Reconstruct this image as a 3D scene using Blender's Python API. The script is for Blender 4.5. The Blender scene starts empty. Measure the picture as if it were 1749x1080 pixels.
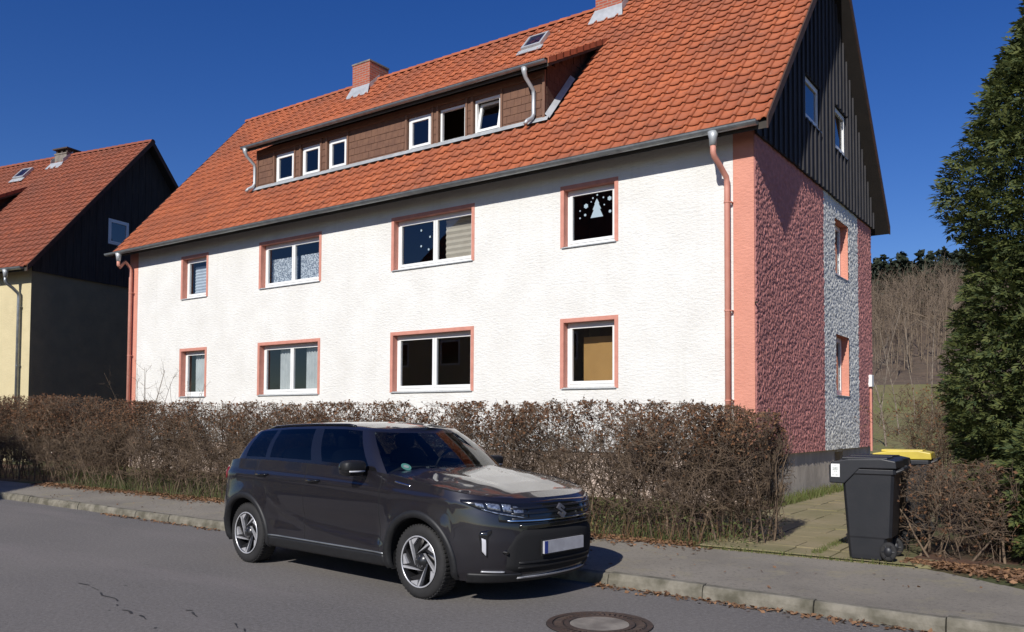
import bpy, bmesh, math, random
import numpy as np
from mathutils import Vector, Matrix
random.seed(7); rng = np.random.default_rng(11)
R = math.radians
SC = bpy.context.scene
COL = SC.collection

# ------------------------------------------------------------------ camera
CAM = (5.037, -14.5, 1.6)
YAW, PITCH, ROLL = R(35.301), R(2.205), R(0.285)
fw = Vector((-math.sin(YAW) * math.cos(PITCH), math.cos(YAW) * math.cos(PITCH), math.sin(PITCH)))
rt = Vector((math.cos(YAW), math.sin(YAW), 0)); up = rt.cross(fw)
r2 = rt * math.cos(ROLL) + up * math.sin(ROLL); u2 = up * math.cos(ROLL) - rt * math.sin(ROLL)
cd = bpy.data.cameras.new('camera'); cam = bpy.data.objects.new('camera', cd); COL.objects.link(cam)
M = Matrix.Identity(4)
for i in range(3):
    M[i][0], M[i][1], M[i][2], M[i][3] = r2[i], u2[i], -fw[i], CAM[i]
cam.matrix_world = M
cd.sensor_width = 36; cd.lens = 1436.9 / 1749 * 36; cd.shift_y = (665.6 - 540) / 1749; cd.clip_end = 3000; cd.clip_start = .05
SC.camera = cam

# ------------------------------------------------------------------ world, sun, exposure
SUN = Vector((0.48, -2.64, 1.785)).normalized()          # towards the sun
w = bpy.data.worlds.new('World'); SC.world = w; w.use_nodes = True
nt = w.node_tree
sky = nt.nodes.new('ShaderNodeTexSky'); sky.sky_type = 'NISHITA'; sky.sun_disc = False
sky.sun_elevation = math.asin(SUN.z); sky.sun_rotation = math.atan2(SUN.x, SUN.y)
sky.air_density = 1.0; sky.dust_density = 0.3; sky.ozone_density = 4.0; sky.altitude = 400
bg = nt.nodes['Background']; bg.inputs['Strength'].default_value = 0.09
hs = nt.nodes.new('ShaderNodeHueSaturation'); hs.inputs['Saturation'].default_value = 1.3; hs.inputs['Hue'].default_value = .52; hs.inputs['Value'].default_value = 1.0
nt.links.new(sky.outputs['Color'], hs.inputs['Color']); nt.links.new(hs.outputs['Color'], bg.inputs['Color'])
sl = bpy.data.lights.new('sun', 'SUN'); sl.energy = 4.9; sl.angle = R(0.53); sl.color = (1.0, 0.965, 0.905)
so = bpy.data.objects.new('sun', sl); COL.objects.link(so)
so.rotation_euler = (-SUN).to_track_quat('-Z', 'Y').to_euler()
SC.view_settings.view_transform = 'Standard'; SC.view_settings.look = 'None'
SC.view_settings.exposure = 0.0; SC.view_settings.gamma = 1.0; SC.view_settings.use_curve_mapping = False
SC.render.engine = 'CYCLES'
SC.cycles.max_bounces = 6; SC.cycles.transparent_max_bounces = 12

# ------------------------------------------------------------------ materials
MATS = {}
def newmat(name):
    m = bpy.data.materials.new(name); m.use_nodes = True
    MATS[name] = m
    return m, m.node_tree, m.node_tree.nodes['Principled BSDF']
def mixc(nt, fac, a, b):
    n = nt.nodes.new('ShaderNodeMix'); n.data_type = 'RGBA'
    for s, v in ((6, a), (7, b)):
        if isinstance(v, tuple): n.inputs[s].default_value = (*v, 1)
        else: nt.links.new(v, n.inputs[s])
    if isinstance(fac, (int, float)): n.inputs[0].default_value = fac
    else: nt.links.new(fac, n.inputs[0])
    return n.outputs[2]
def posn(nt, scale=(1, 1, 1), obj=False):
    if obj:
        src = nt.nodes.new('ShaderNodeTexCoord').outputs['Object']
    else:
        src = nt.nodes.new('ShaderNodeNewGeometry').outputs['Position']
    mp = nt.nodes.new('ShaderNodeMapping'); mp.inputs['Scale'].default_value = scale
    nt.links.new(src, mp.inputs['Vector'])
    return mp.outputs['Vector']
def noise(nt, vec, scale, detail=4, rough=.55):
    n = nt.nodes.new('ShaderNodeTexNoise'); n.inputs['Scale'].default_value = scale
    n.inputs['Detail'].default_value = detail; n.inputs['Roughness'].default_value = rough
    nt.links.new(vec, n.inputs['Vector'])
    return n.outputs['Fac']
def ramp(nt, fac, a, b):
    n = nt.nodes.new('ShaderNodeMapRange'); n.inputs['From Min'].default_value = a; n.inputs['From Max'].default_value = b
    nt.links.new(fac, n.inputs['Value']); return n.outputs['Result']
def bump(nt, bsdf, fac, strength, dist):
    b = nt.nodes.new('ShaderNodeBump'); b.inputs['Strength'].default_value = strength; b.inputs['Distance'].default_value = dist
    nt.links.new(fac, b.inputs['Height']); nt.links.new(b.outputs['Normal'], bsdf.inputs['Normal'])
def pm(name, c1, c2=None, scale=4, rough=.8, bmp=0, bscale=40, bdist=.01, metal=0, coat=0, spec=.5, stretch=(1, 1, 1), obj=False, lo=.35, hi=.65):
    m, nt, b = newmat(name)
    b.inputs['Roughness'].default_value = rough; b.inputs['Metallic'].default_value = metal
    b.inputs['Coat Weight'].default_value = coat; b.inputs['Coat Roughness'].default_value = .04
    b.inputs['Specular IOR Level'].default_value = spec
    v = posn(nt, stretch, obj)
    if c2:
        f = ramp(nt, noise(nt, v, scale, 5), lo, hi)
        nt.links.new(mixc(nt, f, c1, c2), b.inputs['Base Color'])
    else: b.inputs['Base Color'].default_value = (*c1, 1)
    if bmp: bump(nt, b, noise(nt, v, bscale, 4), bmp, bdist)
    return m
def glass_mat(name, tint, ior=1.5, rough=0.0, gain=1.0):
    m, nt, b = newmat(name)
    nt.nodes.remove(b)
    out = nt.nodes['Material Output']
    tr = nt.nodes.new('ShaderNodeBsdfTransparent'); tr.inputs['Color'].default_value = (*tint, 1)
    gl = nt.nodes.new('ShaderNodeBsdfGlossy'); gl.inputs['Roughness'].default_value = rough; gl.inputs['Color'].default_value = (gain, gain, gain, 1)
    f0 = ((ior - 1) / (ior + 1)) ** 2                      # Schlick, the same from both sides of the thin pane
    lw = nt.nodes.new('ShaderNodeLayerWeight'); lw.inputs['Blend'].default_value = .5
    pw = nt.nodes.new('ShaderNodeMath'); pw.operation = 'POWER'; pw.inputs[1].default_value = 5; nt.links.new(lw.outputs['Facing'], pw.inputs[0])
    fr = nt.nodes.new('ShaderNodeMath'); fr.operation = 'MULTIPLY_ADD'; fr.inputs[1].default_value = 1 - f0; fr.inputs[2].default_value = f0; nt.links.new(pw.outputs[0], fr.inputs[0])
    mx = nt.nodes.new('ShaderNodeMixShader')
    nt.links.new(fr.outputs[0], mx.inputs[0]); nt.links.new(tr.outputs[0], mx.inputs[1]); nt.links.new(gl.outputs[0], mx.inputs[2])
    nt.links.new(mx.outputs[0], out.inputs['Surface'])
    return m

# white dabbed render of the street front
m, nt, b = newmat('white_render'); b.inputs['Roughness'].default_value = .9
v = posn(nt, (1, 1, 1))
f = ramp(nt, noise(nt, v, 1.2, 5), .3, .75)
c = mixc(nt, f, (.77, .76, .725), (.67, .655, .615))
v2 = posn(nt, (5.0, 5, 15))
n2 = noise(nt, v2, 1.6, 4, .6)
c = mixc(nt, ramp(nt, n2, .64, .78), c, (.50, .47, .42))
st_ = noise(nt, posn(nt, (7, 7, .22)), 1.0, 5, .6); mm = nt.nodes.new('ShaderNodeMath'); mm.operation = 'MULTIPLY'; mm.inputs[1].default_value = .28; nt.links.new(ramp(nt, st_, .56, .74), mm.inputs[0])
c = mixc(nt, mm.outputs[0], c, (.58, .56, .51))
nt.links.new(c, b.inputs['Base Color'])
n3 = noise(nt, posn(nt, (13, 13, 24)), 1.3, 5, .65)
ma = nt.nodes.new('ShaderNodeMath'); ma.operation = 'MULTIPLY_ADD'; ma.inputs[1].default_value = .4; ma.inputs[2].default_value = .5; nt.links.new(ramp(nt, noise(nt, posn(nt), 1.7, 3), .35, .65), ma.inputs[0])
mu = nt.nodes.new('ShaderNodeMath'); mu.operation = 'MULTIPLY'; nt.links.new(n2, mu.inputs[0]); nt.links.new(ma.outputs[0], mu.inputs[1])
m3 = nt.nodes.new('ShaderNodeMath'); m3.operation = 'MULTIPLY_ADD'; m3.inputs[1].default_value = .45; nt.links.new(n3, m3.inputs[0]); nt.links.new(mu.outputs[0], m3.inputs[2])
bump(nt, b, m3.outputs[0], .75, .03)
def render_mat(name, c1, c2, str_=.6):
    m, nt, b = newmat(name); b.inputs['Roughness'].default_value = .92
    v = posn(nt, (6, 6, 13)); n = noise(nt, v, 1.7, 5, .6)
    nt.links.new(mixc(nt, ramp(nt, noise(nt, posn(nt), 2.0, 4), .3, .7), c1, c2), b.inputs['Base Color'])
    bump(nt, b, n, str_, .03); return m
render_mat('pink_render', (.66, .29, .21), (.58, .25, .18))
render_mat('yellow_render', (.62, .53, .32), (.55, .47, .28), .35)
render_mat('yellow_render_shaded', (.24, .20, .12), (.19, .16, .10), .35)  # yellow render darkened: the neighbour gable's shade is put into its colour
pm('rough_red', (.64, .27, .235), (.50, .205, .18), 9, .95, .5, 60, .01)
pm('rough_grey', (.80, .785, .72), (.66, .65, .60), 9, .95, .5, 60, .01)
pm('trim_pink', (.60, .265, .20), (.52, .22, .165), 6, .75, .2, 80, .004)
pm('plinth', (.60, .52, .42), (.42, .36, .29), 3, .95, .5, 22, .02, stretch=(1, 1, .45))
render_mat('front_plinth', (.62, .50, .42), (.50, .40, .33))
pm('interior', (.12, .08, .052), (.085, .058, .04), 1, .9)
pm('pvc', (.82, .82, .80), (.76, .76, .74), 3, .35)
pm('zinc', (.36, .38, .39), (.25, .27, .28), 6, .42, .15, 30, .004, metal=.75)
pm('zinc_pale', (.52, .54, .55), (.40, .42, .43), 5, .5, .1, 30, .004, metal=.35)
pm('pipe_pink', (.62, .28, .21), (.54, .23, .17), 5, .6)
pm('dark_wood', (.016, .015, .018), (.034, .031, .034), 5, .75, .5, 30, .004, stretch=(6, 6, .5))
pm('aged_wood', (.022, .017, .014), (.045, .034, .027), 4, .85, .5, 30, .004, stretch=(6, 6, .4))
pm('soffit', (.05, .04, .032), (.035, .028, .022), 4, .8)
pm('soffit_dark', (.02, .015, .012), (.014, .011, .009), 4, .85)
pm('barge', (.075, .034, .022), (.04, .022, .016), 6, .8)
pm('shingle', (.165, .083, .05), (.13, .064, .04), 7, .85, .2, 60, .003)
pm('cheek', (.075, .035, .022), (.055, .026, .017), 5, .9)  # shingle brown darkened, painting in the shade on the dormer sides
pm('shingle_trim', (.19, .098, .06), (.15, .076, .047), 4, .7)
glass_mat('pane', (.78, .82, .84), 1.85)
glass_mat('pane_sky', (.45, .5, .55), 2.2)
glass_mat('car_glass', (.16, .18, .19), 1.62)
glass_mat('screen_glass', (.52, .56, .56), 1.65)

# roof tiles: one colour step per tile, taken from the tile lattice
TW, TG, SLOPE = 20.58 / 68, 4.934 / 25, 1.14106
def tile_mat(name, c1, c2, c3, dirt):
    m, nt, b = newmat(name); b.inputs['Roughness'].default_value = .78
    v = posn(nt)
    mp = nt.nodes.new('ShaderNodeMapping'); mp.inputs['Location'].default_value = (-.38 / TW, .45 / TG, 0)
    mp.inputs['Scale'].default_value = (1 / TW, 1 / TG, 0); nt.links.new(nt.nodes.new('ShaderNodeNewGeometry').outputs['Position'], mp.inputs['Vector'])
    fl = nt.nodes.new('ShaderNodeVectorMath'); fl.operation = 'FLOOR'; nt.links.new(mp.outputs[0], fl.inputs[0])
    wn = nt.nodes.new('ShaderNodeTexWhiteNoise'); nt.links.new(fl.outputs[0], wn.inputs['Vector'])
    c = mixc(nt, wn.outputs['Value'], c1, c2)
    c = mixc(nt, ramp(nt, noise(nt, v, .45, 6, .65), .46, .74), c, c3)
    c = mixc(nt, ramp(nt, noise(nt, v, 6, 6, .75), .54, .78), c, dirt)
    c = mixc(nt, ramp(nt, noise(nt, v, 16, 3, .5), .72, .78), c, (.55, .50, .40))
    nt.links.new(c, b.inputs['Base Color'])
    bump(nt, b, noise(nt, v, 60, 3), .25, .004); return m
tile_mat('tile', (.43, .118, .044), (.32, .084, .034), (.25, .080, .042), (.13, .06, .038))
tile_mat('tile_old', (.29, .075, .033), (.22, .058, .028), (.19, .06, .034), (.10, .045, .03))

m, nt, b = newmat('brick'); b.inputs['Roughness'].default_value = .9
g = nt.nodes.new('ShaderNodeNewGeometry'); sx = nt.nodes.new('ShaderNodeSeparateXYZ'); nt.links.new(g.outputs['Position'], sx.inputs[0])
ad = nt.nodes.new('ShaderNodeMath'); nt.links.new(sx.outputs[0], ad.inputs[0]); nt.links.new(sx.outputs[1], ad.inputs[1])
cx = nt.nodes.new('ShaderNodeCombineXYZ'); nt.links.new(ad.outputs[0], cx.inputs[0]); nt.links.new(sx.outputs[2], cx.inputs[1])
bt = nt.nodes.new('ShaderNodeTexBrick'); bt.inputs['Scale'].default_value = 1; bt.inputs['Brick Width'].default_value = .25; bt.inputs['Row Height'].default_value = .075; bt.inputs['Mortar Size'].default_value = .009
bt.inputs['Color1'].default_value = (.40, .10, .05, 1); bt.inputs['Color2'].default_value = (.30, .075, .045, 1); bt.inputs['Mortar'].default_value = (.28, .23, .19, 1)
nt.links.new(cx.outputs[0], bt.inputs['Vector']); nt.links.new(bt.outputs['Color'], b.inputs['Base Color'])

# ground
m, nt, b = newmat('asphalt'); b.inputs['Roughness'].default_value = .9
v = posn(nt)
c = mixc(nt, ramp(nt, noise(nt, v, .35, 5, .6), .35, .68), (.158, .143, .130), (.118, .108, .100))
c = mixc(nt, ramp(nt, noise(nt, posn(nt, (.25, 1.1, 1)), .8, 5, .65), .52, .7), c, (.18, .158, .15))
c = mixc(nt, ramp(nt, noise(nt, v, 26, 5, .8), .46, .66), c, (.205, .19, .18))
c = mixc(nt, ramp(nt, noise(nt, v, 34, 5, .8), .52, .68), c, (.075, .07, .068))
c = mixc(nt, ramp(nt, noise(nt, v, 95, 3, .7), .58, .72), c, (.26, .25, .245))
c = mixc(nt, ramp(nt, noise(nt, v, 120, 2, .7), .60, .72), c, (.065, .062, .063))
c = mixc(nt, ramp(nt, noise(nt, posn(nt, (.9, 3, 1)), 2.6, 4, .7), .69, .73), c, (.03, .03, .031))
nt.links.new(c, b.inputs['Base Color']); bump(nt, b, noise(nt, v, 110, 3, .7), .6, .008)
m, nt, b = newmat('old_asphalt'); b.inputs['Roughness'].default_value = .95
v = posn(nt)
c = mixc(nt, ramp(nt, noise(nt, v, .9, 6, .6), .35, .68), (.265, .235, .19), (.19, .168, .138))
c = mixc(nt, ramp(nt, noise(nt, v, 2.2, 6, .7), .54, .70), c, (.28, .245, .16))
c = mixc(nt, ramp(nt, noise(nt, v, 24, 5, .8), .52, .68), c, (.12, .105, .085))
c = mixc(nt, ramp(nt, noise(nt, v, 90, 3, .7), .57, .72), c, (.30, .275, .23))
nt.links.new(c, b.inputs['Base Color']); bump(nt, b, noise(nt, v, 90, 4, .7), .6, .01)
pm('kerbstone', (.215, .195, .155), (.09, .082, .058), 5.5, .95, .6, 35, .012)
m, nt, b = newmat('slab'); b.inputs['Roughness'].default_value = .95
v = posn(nt)
c = mixc(nt, ramp(nt, noise(nt, v, 1.1, 5), .35, .65), (.27, .22, .13), (.20, .175, .085))
c = mixc(nt, ramp(nt, noise(nt, v, 6, 5, .7), .55, .75), c, (.13, .12, .045))
nt.links.new(c, b.inputs['Base Color']); bump(nt, b, noise(nt, v, 60, 4), .4, .008)
m, nt, b = newmat('soil'); b.inputs['Roughness'].default_value = 1
v = posn(nt)
c = mixc(nt, ramp(nt, noise(nt, v, 1.0, 5), .4, .6), (.13, .06, .032), (.10, .07, .035))
g2 = ramp(nt, noise(nt, v, .5, 4), .50, .62)
c = mixc(nt, g2, c, (.075, .085, .022))
c = mixc(nt, ramp(nt, noise(nt, v, 22, 4, .7), .5, .7), c, (.045, .03, .018))
nt.links.new(c, b.inputs['Base Color']); bump(nt, b, noise(nt, v, 30, 5, .7), .9, .04)
m, nt, b = newmat('meadow'); b.inputs['Roughness'].default_value = 1
v = posn(nt)
c = mixc(nt, ramp(nt, noise(nt, v, .16, 5), .35, .65), (.17, .17, .045), (.20, .165, .065))
c = mixc(nt, ramp(nt, noise(nt, v, 3, 4, .7), .5, .75), c, (.075, .07, .03))
nt.links.new(c, b.inputs['Base Color']); bump(nt, b, noise(nt, v, 4, 5, .7), .7, .1)
pm('forest_floor', (.14, .095, .06), (.085, .06, .04), .25, 1, .8, 2, .2)
pm('joint', (.13, .12, .05), (.08, .08, .03), 8, 1)
def leafmat(name, c1, c2, trans=.25):
    m, nt, b = newmat(name); b.inputs['Roughness'].default_value = .75
    g = nt.nodes.new('ShaderNodeNewGeometry')
    f = g.outputs['Random Per Island']
    col = mixc(nt, f, c1, c2); nt.links.new(col, b.inputs['Base Color'])
    tl = nt.nodes.new('ShaderNodeBsdfTranslucent'); nt.links.new(col, tl.inputs['Color'])
    mx = nt.nodes.new('ShaderNodeMixShader'); mx.inputs[0].default_value = trans
    nt.links.new(b.outputs[0], mx.inputs[1]); nt.links.new(tl.outputs[0], mx.inputs[2])
    nt.links.new(mx.outputs[0], nt.nodes['Material Output'].inputs['Surface']); return m
leafmat('beech_leaf', (.24, .118, .055), (.13, .065, .034))
leafmat('litter', (.29, .155, .075), (.12, .066, .037), .1)
leafmat('copper_leaf', (.27, .12, .045), (.15, .07, .03))
leafmat('thuja', (.125, .140, .034), (.034, .058, .018), .3)
leafmat('grass_blade', (.09, .13, .025), (.14, .13, .045), .2)
leafmat('pine', (.022, .032, .013), (.012, .02, .010), .05)
leafmat('ivy', (.05, .075, .018), (.10, .11, .03), .2)
pm('twig', (.18, .125, .08), (.075, .052, .037), 7, .9)
pm('twig_pale', (.27, .22, .17), (.14, .11, .085), 7, .9)
pm('far_twig', (.13, .095, .068), (.20, .15, .105), .4, .95)
pm('bark', (.09, .07, .05), (.055, .043, .032), 12, .95, .6, 30, .02)
# car and bins
m, nt, b = newmat('car_paint'); b.inputs['Base Color'].default_value = (.0145, .0130, .0170, 1); b.inputs['Metallic'].default_value = .35
b.inputs['Roughness'].default_value = .36; b.inputs['Coat Weight'].default_value = 1; b.inputs['Coat Roughness'].default_value = .02; b.inputs['Coat IOR'].default_value = 1.6
bump(nt, b, noise(nt, posn(nt), 900, 1), .02, .001)
pm('car_plastic', (.008, .008, .009), (.012, .012, .013), 30, .55, .2, 300, .001)
pm('gloss_black', (.008, .008, .009), None, 1, .12, coat=.5)
pm('rubber', (.013, .0125, .013), (.020, .019, .019), 12, .8, .3, 90, .002)
pm('alloy', (.58, .58, .60), (.50, .50, .52), 20, .32, metal=.45)
pm('chrome', (.75, .75, .77), None, 1, .12, metal=1)
pm('alloy_black', (.012, .012, .013), None, 1, .3, coat=.3)
pm('steel_disc', (.30, .29, .29), (.2, .19, .19), 15, .4, metal=.8)
pm('seat_cloth', (.03, .03, .033), (.022, .022, .024), 10, .9)
pm('tail_red', (.16, .01, .012), None, 1, .1, coat=1)
pm('lamp_clear', (.50, .54, .60), (.12, .14, .18), 45, .15, metal=.7)
pm('lamp_white', (.5, .5, .53), None, 1, .2)
pm('plate_white', (.42, .42, .44), (.33, .325, .345), 9, .4)
pm('plate_blue', (.02, .04, .22), None, 1, .4)
pm('sticker_green', (.25, .62, .52), None, 1, .5)
pm('seam', (.004, .004, .005), None, 1, .9)
pm('bin_plastic', (.011, .012, .015), (.016, .016, .019), 5, .48, .15, 40, .004)
pm('bin_yellow', (.60, .47, .06), (.50, .38, .05), 5, .45)
pm('paper', (.80, .80, .77), None, 1, .7)
pm('ink', (.34, .36, .34), (.62, .63, .6), 60, .7)
pm('iron', (.095, .062, .047), (.06, .045, .038), 14, .7, .5, 40, .004, metal=.3)
pm('concrete', (.25, .22, .185), (.15, .13, .11), 6, .95, .5, 30, .01)
pm('tar', (.022, .022, .022), (.04, .038, .036), 9, .7)
pm('curtain', (.66, .66, .64), (.55, .55, .54), 3, .95)
pm('curtain_grey', (.62, .62, .60), (.48, .48, .47), 3, .95)
pm('lace', (.70, .72, .75), (.20, .22, .26), 26, .95, lo=.45, hi=.55)
pm('blind_beige', (.60, .52, .42), (.54, .46, .37), 5, .9)
pm('blind_white', (.62, .66, .72), (.52, .56, .62), 5, .9)
pm('cardboard', (.52, .28, .09), (.46, .245, .078), 2, .85)
pm('decal', (.33, .42, .48), None, 1, .8)
MT = MATS

# ------------------------------------------------------------------ helpers
def obj(name, verts, faces, mat, parent=None, smooth=False, loc=None):
    me = bpy.data.meshes.new(name)
    if isinstance(verts, np.ndarray):
        nv, nf, k = len(verts), len(faces), faces.shape[1]
        me.vertices.add(nv); me.vertices.foreach_set('co', np.ascontiguousarray(verts, np.float32).ravel())
        me.loops.add(nf * k); me.loops.foreach_set('vertex_index', np.ascontiguousarray(faces, np.int32).ravel())
        me.polygons.add(nf); me.polygons.foreach_set('loop_start', np.arange(0, nf * k, k, dtype=np.int32))
        me.update(calc_edges=True)
    else:
        me.from_pydata(verts, [], faces); me.update()
    if smooth: me.polygons.foreach_set('use_smooth', [True] * len(me.polygons))
    me.materials.append(MT[mat])
    return link(name, me, parent, loc)
def link(name, me, parent=None, loc=None):
    o = bpy.data.objects.new(name, me); COL.objects.link(o)
    if parent: o.parent = parent
    if loc is not None: o.location = loc
    return o
def empty(name, loc=(0, 0, 0), rz=0, parent=None):
    o = bpy.data.objects.new(name, None); o.empty_display_size = .2; COL.objects.link(o)
    o.location = loc; o.rotation_euler = (0, 0, rz)
    if parent: o.parent = parent
    return o
def tag(o, label=None, cat=None, group=None, kind=None):
    if label: o['label'] = label
    if cat: o['category'] = cat
    if group: o['group'] = group
    if kind: o['kind'] = kind
    return o
class MB:
    def __init__(s, T=None): s.v = []; s.f = []; s.T = T or (lambda p: p)
    def pts(s, P):
        n = len(s.v); s.v += [tuple(s.T(p)) for p in P]; return n
    def box(s, a, b):
        x0, y0, z0 = a; x1, y1, z1 = b
        n = s.pts([(x0, y0, z0), (x1, y0, z0), (x1, y1, z0), (x0, y1, z0), (x0, y0, z1), (x1, y0, z1), (x1, y1, z1), (x0, y1, z1)])
        s.f += [(n + i, n + j, n + k, n + l) for i, j, k, l in ((0, 3, 2, 1), (4, 5, 6, 7), (0, 1, 5, 4), (1, 2, 6, 5), (2, 3, 7, 6), (3, 0, 4, 7))]
        return s
    def quad(s, a, b, c, d):
        n = s.pts([a, b, c, d]); s.f.append((n, n + 1, n + 2, n + 3)); return s
    def poly(s, P):
        n = s.pts(P); s.f.append(tuple(range(n, n + len(P)))); return s
    def prism(s, P, d):            # polygon P extruded by vector d
        k = len(P); n = s.pts(P); s.pts([(p[0] + d[0], p[1] + d[1], p[2] + d[2]) for p in P])
        s.f.append(tuple(range(n, n + k))); s.f.append(tuple(range(n + 2 * k - 1, n + k - 1, -1)))
        for i in range(k):
            j = (i + 1) % k; s.f.append((n + i, n + k + i, n + k + j, n + j))
        return s
    def tube(s, path, rad, k=10, cap=True):
        P = [Vector(p) for p in path]; rs = rad if isinstance(rad, (list, tuple)) else [rad] * len(P)
        rings = []; u = None
        for i, p in enumerate(P):
            t = (P[min(i + 1, len(P) - 1)] - P[max(i - 1, 0)]).normalized()
            if u is None: u = t.orthogonal().normalized()
            u = (u - t * u.dot(t)).normalized(); vv = t.cross(u)
            rings.append(s.pts([p + (u * math.cos(a) + vv * math.sin(a)) * rs[i] for a in [2 * math.pi * j / k for j in range(k)]]))
        for a, b in zip(rings, rings[1:]):
            for j in range(k):
                l = (j + 1) % k; s.f.append((a + j, a + l, b + l, b + j))
        if cap: s.f.append(tuple(range(rings[0] + k - 1, rings[0] - 1, -1))); s.f.append(tuple(range(rings[-1], rings[-1] + k)))
        return s
    def lathe(s, prof, k=32, closed=False):   # prof (r, axial) round the local Y axis
        n0 = len(s.v)
        for i in range(k):
            a = 2 * math.pi * i / k
            s.pts([(r * math.cos(a), y, r * math.sin(a)) for r, y in prof])
        L = len(prof)
        for i in range(k):
            a, b = n0 + i * L, n0 + ((i + 1) % k) * L
            for j in range(L - 1): s.f.append((a + j, b + j, b + j + 1, a + j + 1))
        return s
    def obj(s, name, mat, parent=None, smooth=False, bev=0):
        o = obj(name, s.v, s.f, mat, parent, smooth)
        if bev:
            md = o.modifiers.new('bevel', 'BEVEL'); md.width = bev; md.segments = 2; md.limit_method = 'ANGLE'; md.angle_limit = R(40)
        return o
def merge(tv, tf, mats):
    """copies of a template (tv, tf) under a list of (3x3, offset) -> one vertex and face array"""
    A = np.array([m for m, o in mats]); O = np.array([o for m, o in mats])
    V = np.einsum('nij,kj->nki', A, tv) + O[:, None, :]
    F = tf[None] + (np.arange(len(mats)) * len(tv))[:, None, None]
    return V.reshape(-1, 3), F.reshape(-1, tf.shape[1])
def tubes(P, Rr, k=3):
    """P (N,K,3) paths, Rr (N,K) radii -> quads"""
    N, K, _ = P.shape
    t = np.gradient(P, axis=1); t /= np.linalg.norm(t, axis=2, keepdims=True) + 1e-9
    ref = np.where(np.abs(t[..., 2:3]) > .9, np.array([1., 0, 0]), np.array([0, 0, 1.]))
    u = np.cross(t, ref); u /= np.linalg.norm(u, axis=2, keepdims=True) + 1e-9
    vv = np.cross(t, u)
    a = np.arange(k) * 2 * np.pi / k
    V = P[:, :, None, :] + Rr[:, :, None, None] * (u[:, :, None, :] * np.cos(a)[None, None, :, None] + vv[:, :, None, :] * np.sin(a)[None, None, :, None])
    idx = np.arange(N * K * k).reshape(N, K, k)
    q = np.stack([idx[:, :-1], np.roll(idx, -1, 2)[:, :-1], np.roll(idx, -1, 2)[:, 1:], idx[:, 1:]], -1)
    return V.reshape(-1, 3), q.reshape(-1, 4)
def cat(parts):
    V = []; F = []; n = 0
    for v, f in parts: V.append(v); F.append(f + n); n += len(v)
    return np.concatenate(V), np.concatenate(F)
def vnoise(x, y, seed=0):
    xi = np.floor(x).astype(np.int64); yi = np.floor(y).astype(np.int64); xf = x - xi; yf = y - yi
    def h(a, b):
        n = (a * 374761393 + b * 668265263 + seed * 1442695) & 0xffffffff
        n = ((n ^ (n >> 13)) * 1274126177) & 0xffffffff
        return ((n ^ (n >> 16)) & 0xffff) / 65535.
    sx = xf * xf * (3 - 2 * xf); sy = yf * yf * (3 - 2 * yf)
    return (h(xi, yi) * (1 - sx) + h(xi + 1, yi) * sx) * (1 - sy) + (h(xi, yi + 1) * (1 - sx) + h(xi + 1, yi + 1) * sx) * sy
def rand_rot(n, tilt=1.0):
    a = rng.uniform(0, 2 * np.pi, n); ax = rng.normal(size=(n, 3)) * np.array([1, 1, .35]); ax /= np.linalg.norm(ax, axis=1, keepdims=True)
    th = rng.uniform(0, np.pi, n) * tilt
    K = np.zeros((n, 3, 3)); K[:, 0, 1] = -ax[:, 2]; K[:, 0, 2] = ax[:, 1]; K[:, 1, 0] = ax[:, 2]; K[:, 1, 2] = -ax[:, 0]; K[:, 2, 0] = -ax[:, 1]; K[:, 2, 1] = ax[:, 0]
    Rm = np.eye(3)[None] + np.sin(th)[:, None, None] * K + (1 - np.cos(th))[:, None, None] * (K @ K)
    Z = np.zeros((n, 3, 3)); Z[:, 0, 0] = np.cos(a); Z[:, 0, 1] = -np.sin(a); Z[:, 1, 0] = np.sin(a); Z[:, 1, 1] = np.cos(a); Z[:, 2, 2] = 1
    return Rm @ Z
LEAFV = np.array([(-.5, 0, 0), (-.1, -.32, .06), (.5, 0, -.04), (-.1, .32, .08)]); LEAFF = np.array([(0, 1, 2), (0, 2, 3)])
def scatter(pos, size, tilt=1.0, tv=LEAFV, tf=LEAFF):
    n = len(pos); A = rand_rot(n, tilt) * np.asarray(size).reshape(-1, 1, 1)
    V = np.einsum('nij,kj->nki', A, tv) + pos[:, None, :]
    F = tf[None] + (np.arange(n) * len(tv))[:, None, None]
    return V.reshape(-1, 3), F.reshape(-1, tf.shape[1])

# ------------------------------------------------------------------ ground, road, pavement
def kerbY(x): return -7.17 - .045 * (x - 1.0)
def terrain(x, y):
    z = np.interp(y, [-400, -5.25, -5.2, -4.5, 0, 9, 14, 30, 60, 110, 150, 220, 290, 330, 500], [-.06, -.06, .10, .10, .13, .13, .0, .4, 2.2, 8.0, 14.5, 28, 40, 41, 35])
    far = np.clip((y - 12) / 60, 0, 1)
    left = np.clip((-x - 19) / 6, 0, 1) * .1 * ((y > -4) & (y < 60))
    return z + left + far * 1.6 * (vnoise(x * .03 + 7, y * .03, 5) - .5)
xs = np.concatenate([np.arange(-900, -60, 40), np.arange(-60, 20, 1.0), np.arange(20, 900, 40)])
ys = np.concatenate([[-600, -200, -60, -20, -8, -5.25, -5.2, -4.5], np.arange(-4, 14, 1.0), np.arange(14, 120, 4.), np.arange(120, 340, 10.), [380, 500]])
GX, GY = np.meshgrid(xs, ys); GZ = terrain(GX, GY)
V = np.stack([GX, GY, GZ], -1).reshape(-1, 3); nx = len(xs)
idx = np.arange(len(V)).reshape(len(ys), nx)
F = np.stack([idx[:-1, :-1], idx[:-1, 1:], idx[1:, 1:], idx[1:, :-1]], -1).reshape(-1, 4)
ground = obj('ground', V, F, 'soil'); tag(ground, kind='structure')
ground.data.materials.append(MT['meadow']); ground.data.materials.append(MT['forest_floor'])
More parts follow.
